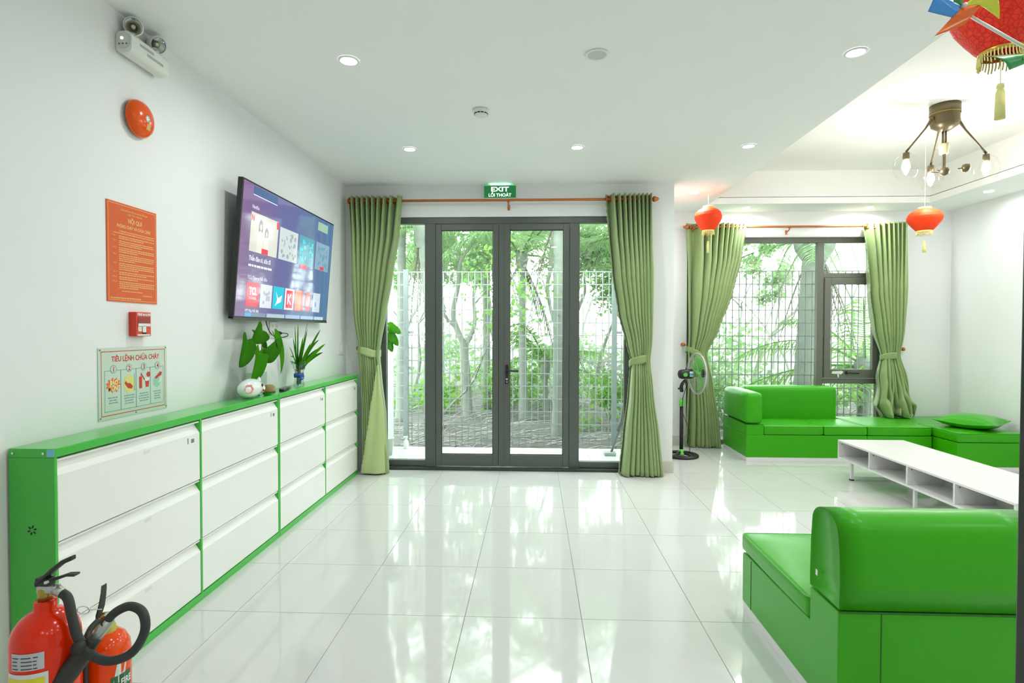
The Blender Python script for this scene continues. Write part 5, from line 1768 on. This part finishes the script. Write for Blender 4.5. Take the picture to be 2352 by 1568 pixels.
for (p, d, L, W_) in (((-1.735, 6.60, 1.52), (.75, -.2, -.35), .16, .13), ((-1.735, 6.60, 1.44), (.65, -.3, -.75), .18, .13), ((-1.75, 6.6, 1.36), (.4, -.3, -.9), .15, .11)):
    heart_leaf(p, d, (.1, -1, .4), L, W_).build('leaf', LEAFG, t, smooth=True, solid=.001)
MB().tube([(-1.78, 6.62, .15), (-1.785, 6.62, .9), (-1.735, 6.60, 1.52)], .008, 8).build('stem', STEM, t, smooth=True)

# ------------------------------------------------------------------ outside: ground and woodland
SOIL = mat('leaf_litter_soil', (.10, .098, .09, 1), .9, noise=.5, nscale=3, bump=.6, bscale=12)
rg = random.Random(21)
def gz(x, y):
    return GZ - .03 + .06 * math.sin(x * 1.3 + y * .7) * math.sin(y * 1.1) + .012 * max(0, y - 9)
b = MB().grid(lambda u, v: (-22 + 50 * u, 7.1 + 40 * v * v + .5 * v, gz(-22 + 50 * u, 7.1 + 40 * v * v)), 60, 50)
struct(b.build('ground', SOIL, smooth=True), 'littered woodland ground beyond the fence')
w = MB().box((-30, -12, -.35), (34, 7.2, -.2))
struct(w.build('ground_under_house', SOIL), 'soil around the house')
# dry fronds and sticks nobody could count
b = MB()
for k in range(900):
    y = 7.6 + 5.5 * rg.random() ** 1.3
    x = rg.uniform(-.55, .64) * y
    L = rg.uniform(.15, .75)
    a = rg.gauss(0, .5)
    z = gz(x, y) + rg.uniform(.0, .10)
    p0 = Vector((x, y, z))
    p1 = p0 + Vector((L * math.cos(a), L * math.sin(a), rg.uniform(-.02, .10)))
    wd = rg.uniform(.004, .014)
    b.tube([p0, (p0 + p1) / 2 + Vector((0, 0, rg.uniform(0, .04))), p1], [wd, wd * .8, wd * .3], 3, cap=False)
o = b.build('dry_litter', mat('dry_frond', (.26, .258, .24, 1), .8, noise=.3, nscale=6))
o['kind'] = 'stuff'
o['label'] = 'dry grey fronds and sticks scattered on the ground'
o['category'] = 'litter'

BARK = mat('pale_bark', (.23, .25, .21, 1), .85, noise=.3, nscale=5, bump=.8, bscale=25, stretch=(1, 1, .4))
PALMB = mat('palm_bark', (.20, .225, .195, 1), .85, noise=.3, nscale=4, bump=.9, bscale=20, stretch=(1, 1, 3))
F1 = leafmat('wood_leaf_a', (.15, .33, .06, 1), (.28, .48, .15, 1), .55)
F2 = leafmat('wood_leaf_b', (.18, .32, .13, 1), (.32, .46, .25, 1), .55)
F3 = leafmat('wood_leaf_c', (.11, .26, .055, 1), (.24, .40, .12, 1), .5)
FDRY = leafmat('wood_leaf_dry', (.28, .28, .22, 1), (.38, .38, .31, 1), .4)

def leaf_cloud(centres, n, size, rnd):
    b_ = MB()
    for _ in range(n):
        (c_, r) = centres[rnd.randrange(len(centres))]
        d = Vector((rnd.gauss(0, .5), rnd.gauss(0, .5), rnd.gauss(0, .5)))
        p = Vector(c_) + Vector((d.x * r, d.y * r, d.z * r))
        L = size * rnd.uniform(.6, 1.4)
        a = Vector((rnd.uniform(-1, 1), rnd.uniform(-1, 1), rnd.uniform(-.8, .5))).normalized()
        s_ = a.cross(Vector((rnd.uniform(-1, 1), rnd.uniform(-1, 1), rnd.uniform(-1, 1)))).normalized() * L * .32
        b_.add([p, p + a * L * .5 + s_, p + a * L, p + a * L * .5 - s_], [(0, 1, 2, 3)])
    return b_

def branch(b_, p, d, L, r, depth, rnd, tips):
    pts, rr = [Vector(p)], [r]
    d = Vector(d).normalized()
    n = 5
    for i in range(n):
        d = (d + Vector((rnd.gauss(0, .16), rnd.gauss(0, .16), rnd.gauss(.03, .12)))).normalized()
        pts.append(pts[-1] + d * (L / n))
        rr.append(r * (1 - .55 * (i + 1) / n))
    b_.tube(pts, rr, 7 if depth > 1 else 5, cap=False)
    if depth == 0:
        tips.append((pts[-1], .30))
        tips.append((pts[-3], .22))
        return
    for k in range(2 + (rnd.random() < .5)):
        q = pts[-1] if k < 2 else pts[3]
        dd = (d + Vector((rnd.gauss(0, .55), rnd.gauss(0, .45), rnd.uniform(0, .45)))).normalized()
        branch(b_, q, dd, L * rnd.uniform(.55, .8), rr[-1] * .85, depth - 1, rnd, tips)

def tree(label, x, y, d, L, r, depth, seed, nleaf, size, m_, group='trees beyond the fence'):
    rnd = random.Random(seed)
    t_ = thing('tree', label, 'tree', (x, y, gz(x, y)), group)
    b_, tips = MB(), []
    branch(b_, (x, y, gz(x, y) - .05), d, L, r, depth, rnd, tips)
    b_.build('trunk', BARK, t_, smooth=True)
    o_ = leaf_cloud(tips, nleaf, size, rnd).build('foliage', m_, t_)
    o_['kind'] = 'stuff'
    return t_

def frond(p0, az, elev, L, droop, m_, parent, rnd, nl=34, leaf=.42, name='frond', twist=0.0):
    h_ = Vector((math.cos(az), math.sin(az), 0))
    b_ = MB()
    pts = []
    n = 14
    for i in range(n + 1):
        s_ = i / n
        pts.append(Vector(p0) + h_ * (L * s_ * math.cos(elev)) + Vector((0, 0, L * (s_ * math.sin(elev) - droop * s_ ** 2))))
    b_.tube(pts, [.020 * (1 - .85 * i / n) + .002 for i in range(n + 1)], 5, cap=False)
    side = Vector((-h_.y, h_.x, 0))
    for k in range(nl):
        s_ = .10 + .90 * k / nl
        f_ = s_ * n
        i = min(n - 1, int(f_))
        c_ = pts[i].lerp(pts[i + 1], f_ - i)
        tg = (pts[i + 1] - pts[i]).normalized()
        ll = leaf * (math.sin(PI * min(1, s_ * .85 + .12))) ** .7
        for sg in (-1, 1):
            d = (side * sg * .80 + tg * .60 + Vector((0, 0, rnd.uniform(-.45, -.05) + twist))).normalized()
            w_ = tg * .013
            m1 = c_ + d * ll * .5 + Vector((0, 0, .02 * ll))
            e_ = c_ + d * ll + Vector((0, 0, -.30 * ll))
            b_.add([c_ - w_, c_ + w_, m1 + w_, m1 - w_, e_], [(0, 1, 2, 3), (3, 2, 4)])
    return b_.build(name, m_, parent)

def palm(label, x, y, top, r0, r1, seed, nf, L, lean=(0, 0), dry=3, m_=None, group='palms beyond the fence', leaf=.45):
    rnd = random.Random(seed)
    t_ = thing('palm_tree', label, 'palm tree', (x, y, gz(x, y)), group)
    z0 = gz(x, y) - .05
    pts, rr = [], []
    n = 26
    for i in range(n + 1):
        s_ = i / n
        pts.append((x + lean[0] * s_ ** 1.3, y + lean[1] * s_, z0 + (top - z0) * s_))
        rr.append((r0 + (r1 - r0) * s_) * (1.04 if i % 2 else .97) + (.04 * math.exp(-s_ * 12)))
    MB().tube(pts, rr, 14).build('trunk', PALMB, t_, smooth=True)
    c_ = Vector(pts[-1])
    MB().lathe([(r1, -.25), (r1 * 1.7, -.05), (r1 * 1.9, .12), (r1 * 1.0, .35), (0, .45)], c_, n=14).build('crown_shaft', PALMB, t_, smooth=True)
    for k in range(nf):
        az, el_, LL = 2 * PI * k / nf + rnd.uniform(-.25, .25), rnd.uniform(-.1, 1.1), L * rnd.uniform(.8, 1.1)
        if math.sin(az) < -.05:                     # keep clear of the fence and the house
            LL = min(LL, max(.35, (c_.y - 8.05) / (-math.sin(az) * max(.3, math.cos(el_)))))
        frond(c_ + Vector((0, 0, .12)), az, el_, LL, rnd.uniform(.25, .6), m_ or F2, t_, rnd, leaf=min(leaf, LL * .3))
    for k in range(dry):
        frond(c_, rnd.uniform(.1, PI - .1), -.9, L * .55, .55, FDRY, t_, rnd, nl=20, leaf=.30, name='dry_frond', twist=-.8)
    return t_

palm('slender palm seen through the right door leaf', -.19, 10.4, 2.75, .070, .062, 3, 12, 2.2, (-.05, 0), 7)
palm('thick palm trunk close behind the fence, seen in the right door leaf', .365, 8.45, 3.3, .085, .080, 5, 11, 2.6, (.0, .1), 4)
palm('leaning palm trunk seen through the left side pane', -1.62, 9.3, 3.1, .085, .07, 7, 10, 2.1, (-.28, 0), 5)
palm('slim dark trunk at the far left, beside the porch wall', -2.32, 9.6, 4.2, .075, .07, 9, 9, 2.4, (.03, 0), 2)
palm('stout leaning palm seen through the window', 4.36, 9.3, 2.85, .13, .17, 11, 12, 2.4, (.20, 0), 5)
palm('low palm with big fresh fronds at the right end of the window', 5.62, 9.7, .75, .10, .10, 13, 13, 2.7, (0, 0), 0, F1, leaf=.6)
palm('young palm between the trunks behind the right door leaf', .22, 10.9, .75, .05, .05, 15, 9, 1.5, (0, 0), 0, F1)
palm('palm with dangling fronds behind the right side pane', 1.75, 9.8, 3.05, .07, .07, 17, 12, 2.1, (0, 0), 5)
palm('far palm between door and window', 2.6, 13.5, 3.6, .09, .08, 19, 12, 2.6, (0, 0), 3)
palm('tall palm spreading over the left door leaf', -1.0, 11.6, 3.75, .08, .075, 23, 13, 2.8, (0, 0), 4)
palm('tall palm spreading over the right half of the window', 5.3, 11.0, 3.3, .10, .09, 25, 13, 2.8, (0, 0), 3, F1)
palm('tall palm crown showing at the left end of the window', 3.2, 11.0, 3.6, .09, .08, 27, 13, 2.7, (0, 0), 3)
palm('tall palm crown above the forked tree', -2.2, 13.0, 4.0, .09, .08, 29, 13, 3.0, (0, 0), 3)

def forked(label, limbs, seed, nleaf, size, m_):
    """tree whose limbs follow given paths: lists of (x, y, z, radius)"""
    rnd = random.Random(seed)
    x, y = limbs[0][0][:2]
    t_ = thing('tree', label, 'tree', (x, y, gz(x, y)), 'trees beyond the fence')
    b_, tips = MB(), []
    for k, L in enumerate(limbs):
        pts = smooth_path([p[:3] for p in L], 5)
        n = len(pts)
        rr = [L[min(len(L) - 1, int(i / n * len(L)))][3] for i in range(n)]
        rr = [L[0][3] + (L[-1][3] - L[0][3]) * i / (n - 1) for i in range(n)]
        b_.tube(pts, rr, 8, cap=False)
        if k:
            branch(b_, pts[-1], pts[-1] - pts[-3], .9, rr[-1], 2, rnd, tips)
            for q in (n // 2, 3 * n // 4):
                branch(b_, pts[q], (rnd.uniform(-1, 1), rnd.uniform(-.4, .6), rnd.uniform(.2, .9)), .7, rr[q] * .5, 1, rnd, tips)
    b_.build('trunk', BARK, t_, smooth=True)
    o_ = leaf_cloud(tips, nleaf, size, rnd).build('foliage', m_, t_)
    o_['kind'] = 'stuff'
    return t_
Yf = 10.4
forked('forked pale tree seen through the left door leaf',
       [[(-1.26, Yf, gz(-1.26, Yf) - .05, .115), (-1.28, Yf, .5, .09), (-1.33, Yf, 1.25, .075)],
        [(-1.33, Yf, 1.22, .062), (-1.52, Yf, 1.75, .05), (-1.43, Yf, 2.3, .04), (-1.38, Yf, 2.75, .03), (-1.15, Yf, 3.1, .02)],
        [(-1.31, Yf, 1.15, .055), (-1.13, Yf + .1, 1.6, .045), (-1.15, Yf + .2, 2.2, .035), (-.95, Yf + .2, 2.7, .02)],
        [(-1.45, Yf, 1.50, .035), (-1.72, Yf - .1, 1.85, .028), (-1.8, Yf - .1, 2.4, .018)]], 31, 1700, .09, F2)
forked('hanging grey liana tree between the two door palms',
       [[(.38, 9.6, 3.6, .03), (.30, 9.6, 3.0, .035), (.27, 9.6, 2.5, .04)],
        [(.27, 9.6, 2.5, .035), (.22, 9.6, 2.2, .05), (.30, 9.6, 1.75, .03)]], 32, 250, .09, FDRY)
tree('thin leaning tree low behind the left door leaf', -1.75, 9.3, (.78, .25, .62), 1.5, .026, 3, 33, 500, .08, F1)
tree('slender tree in the middle of the window', 3.35, 11.5, (-.15, 0, 1), 2.0, .06, 4, 35, 3000, .10, F2)
tree('bushy tree behind the left curtain of the window', 3.0, 10.2, (.1, 0, 1), 1.5, .05, 4, 37, 3000, .09, F2)
tree('slender tree by the right door curtain', 1.25, 11.8, (0, 0, 1), 2.0, .06, 4, 39, 2400, .10, F2)
tree('thin tree behind the slim trunk at the far left', -2.6, 11.8, (.1, 0, 1), 1.9, .05, 4, 41, 1400, .11, F2)
tree('thin far tree in the gap between the door palms', .15, 14.5, (0, 0, 1), 2.6, .07, 4, 43, 3000, .11, F2)
tree('thin far tree left of the leaning palm', -3.6, 15.0, (0, 0, 1), 2.6, .07, 4, 45, 2200, .12, F2)
tree('far tree near the right end of the window', 7.6, 13.5, (0, 0, 1), 2.4, .07, 4, 47, 2200, .12, F1)
tree('far tree behind the stout window palm', 5.6, 14.5, (0, 0, 1), 2.6, .07, 4, 49, 3200, .11, F2)
rb = random.Random(77)
for k in range(16):
    yy = rb.uniform(17, 25)
    xx = (-.42 + .075 * k + rb.uniform(-.03, .03)) * yy
    t_ = tree('pale distant tree in the woodland backdrop', xx, yy, (rb.uniform(-.15, .15), 0, 1), rb.uniform(2.2, 3.4), rb.uniform(.06, .12), 3, 100 + k, 1500, .20, F2, group='distant backdrop trees')

def bush(label, x, y, r, h_, n, size, m_, seed):
    rnd = random.Random(seed)
    t_ = thing('bush', label, 'bush', (x, y, gz(x, y)), 'bushes beyond the fence')
    cs_ = [((x + rnd.uniform(-r, r), y + rnd.uniform(-r, r) * .7, gz(x, y) + rnd.uniform(.08, h_)), r * .45) for _ in range(9)]
    o_ = leaf_cloud(cs_, n, size, rnd).build('foliage', m_, t_)
    o_['kind'] = 'stuff'
    b_ = MB()
    for k in range(7):
        q = cs_[k][0]
        b_.tube([(x + rnd.uniform(-.1, .1), y, gz(x, y) - .03), ((x + q[0]) / 2, (y + q[1]) / 2, (gz(x, y) + q[2]) / 2 + .05), q], [.012, .009, .004], 5, cap=False)
    b_.build('stems', BARK, t_)
    return t_
bs_ = [('low bush left of the forked tree', -2.1, 11.0, .7, .8, 700, .11, F1), ('leafy bush right of the forked tree', -.55, 11.2, .7, 1.0, 900, .10, F1), ('low bush at the foot of the slender palm', .35, 12.2, .8, .7, 700, .11, F2),
       ('bright bush in the right side pane', 1.35, 9.7, .55, .9, 800, .09, F1), ('bush at the foot of the stout window palm', 4.9, 10.2, .8, .8, 800, .10, F2), ('bush low in the window above the sofa back', 3.2, 9.4, .7, .9, 800, .09, F2),
       ('bush at the left end of the window', 2.5, 9.6, .5, .8, 600, .09, F1), ('far bush filling the left door leaf', -1.6, 14.5, 1.2, 1.3, 900, .14, F2), ('far bush filling the right door leaf', .9, 15.0, 1.2, 1.3, 900, .14, F2),
       ('far bush behind the window trunks', 4.4, 14.0, 1.3, 1.5, 1000, .14, F2), ('far bush at the left edge of the woodland', -4.2, 13.0, 1.2, 1.4, 900, .13, F2), ('far bush at the right edge of the woodland', 8.2, 12.0, 1.3, 1.6, 900, .14, F3)]
for k, a in enumerate(bs_):
    bush(*a, 60 + k)
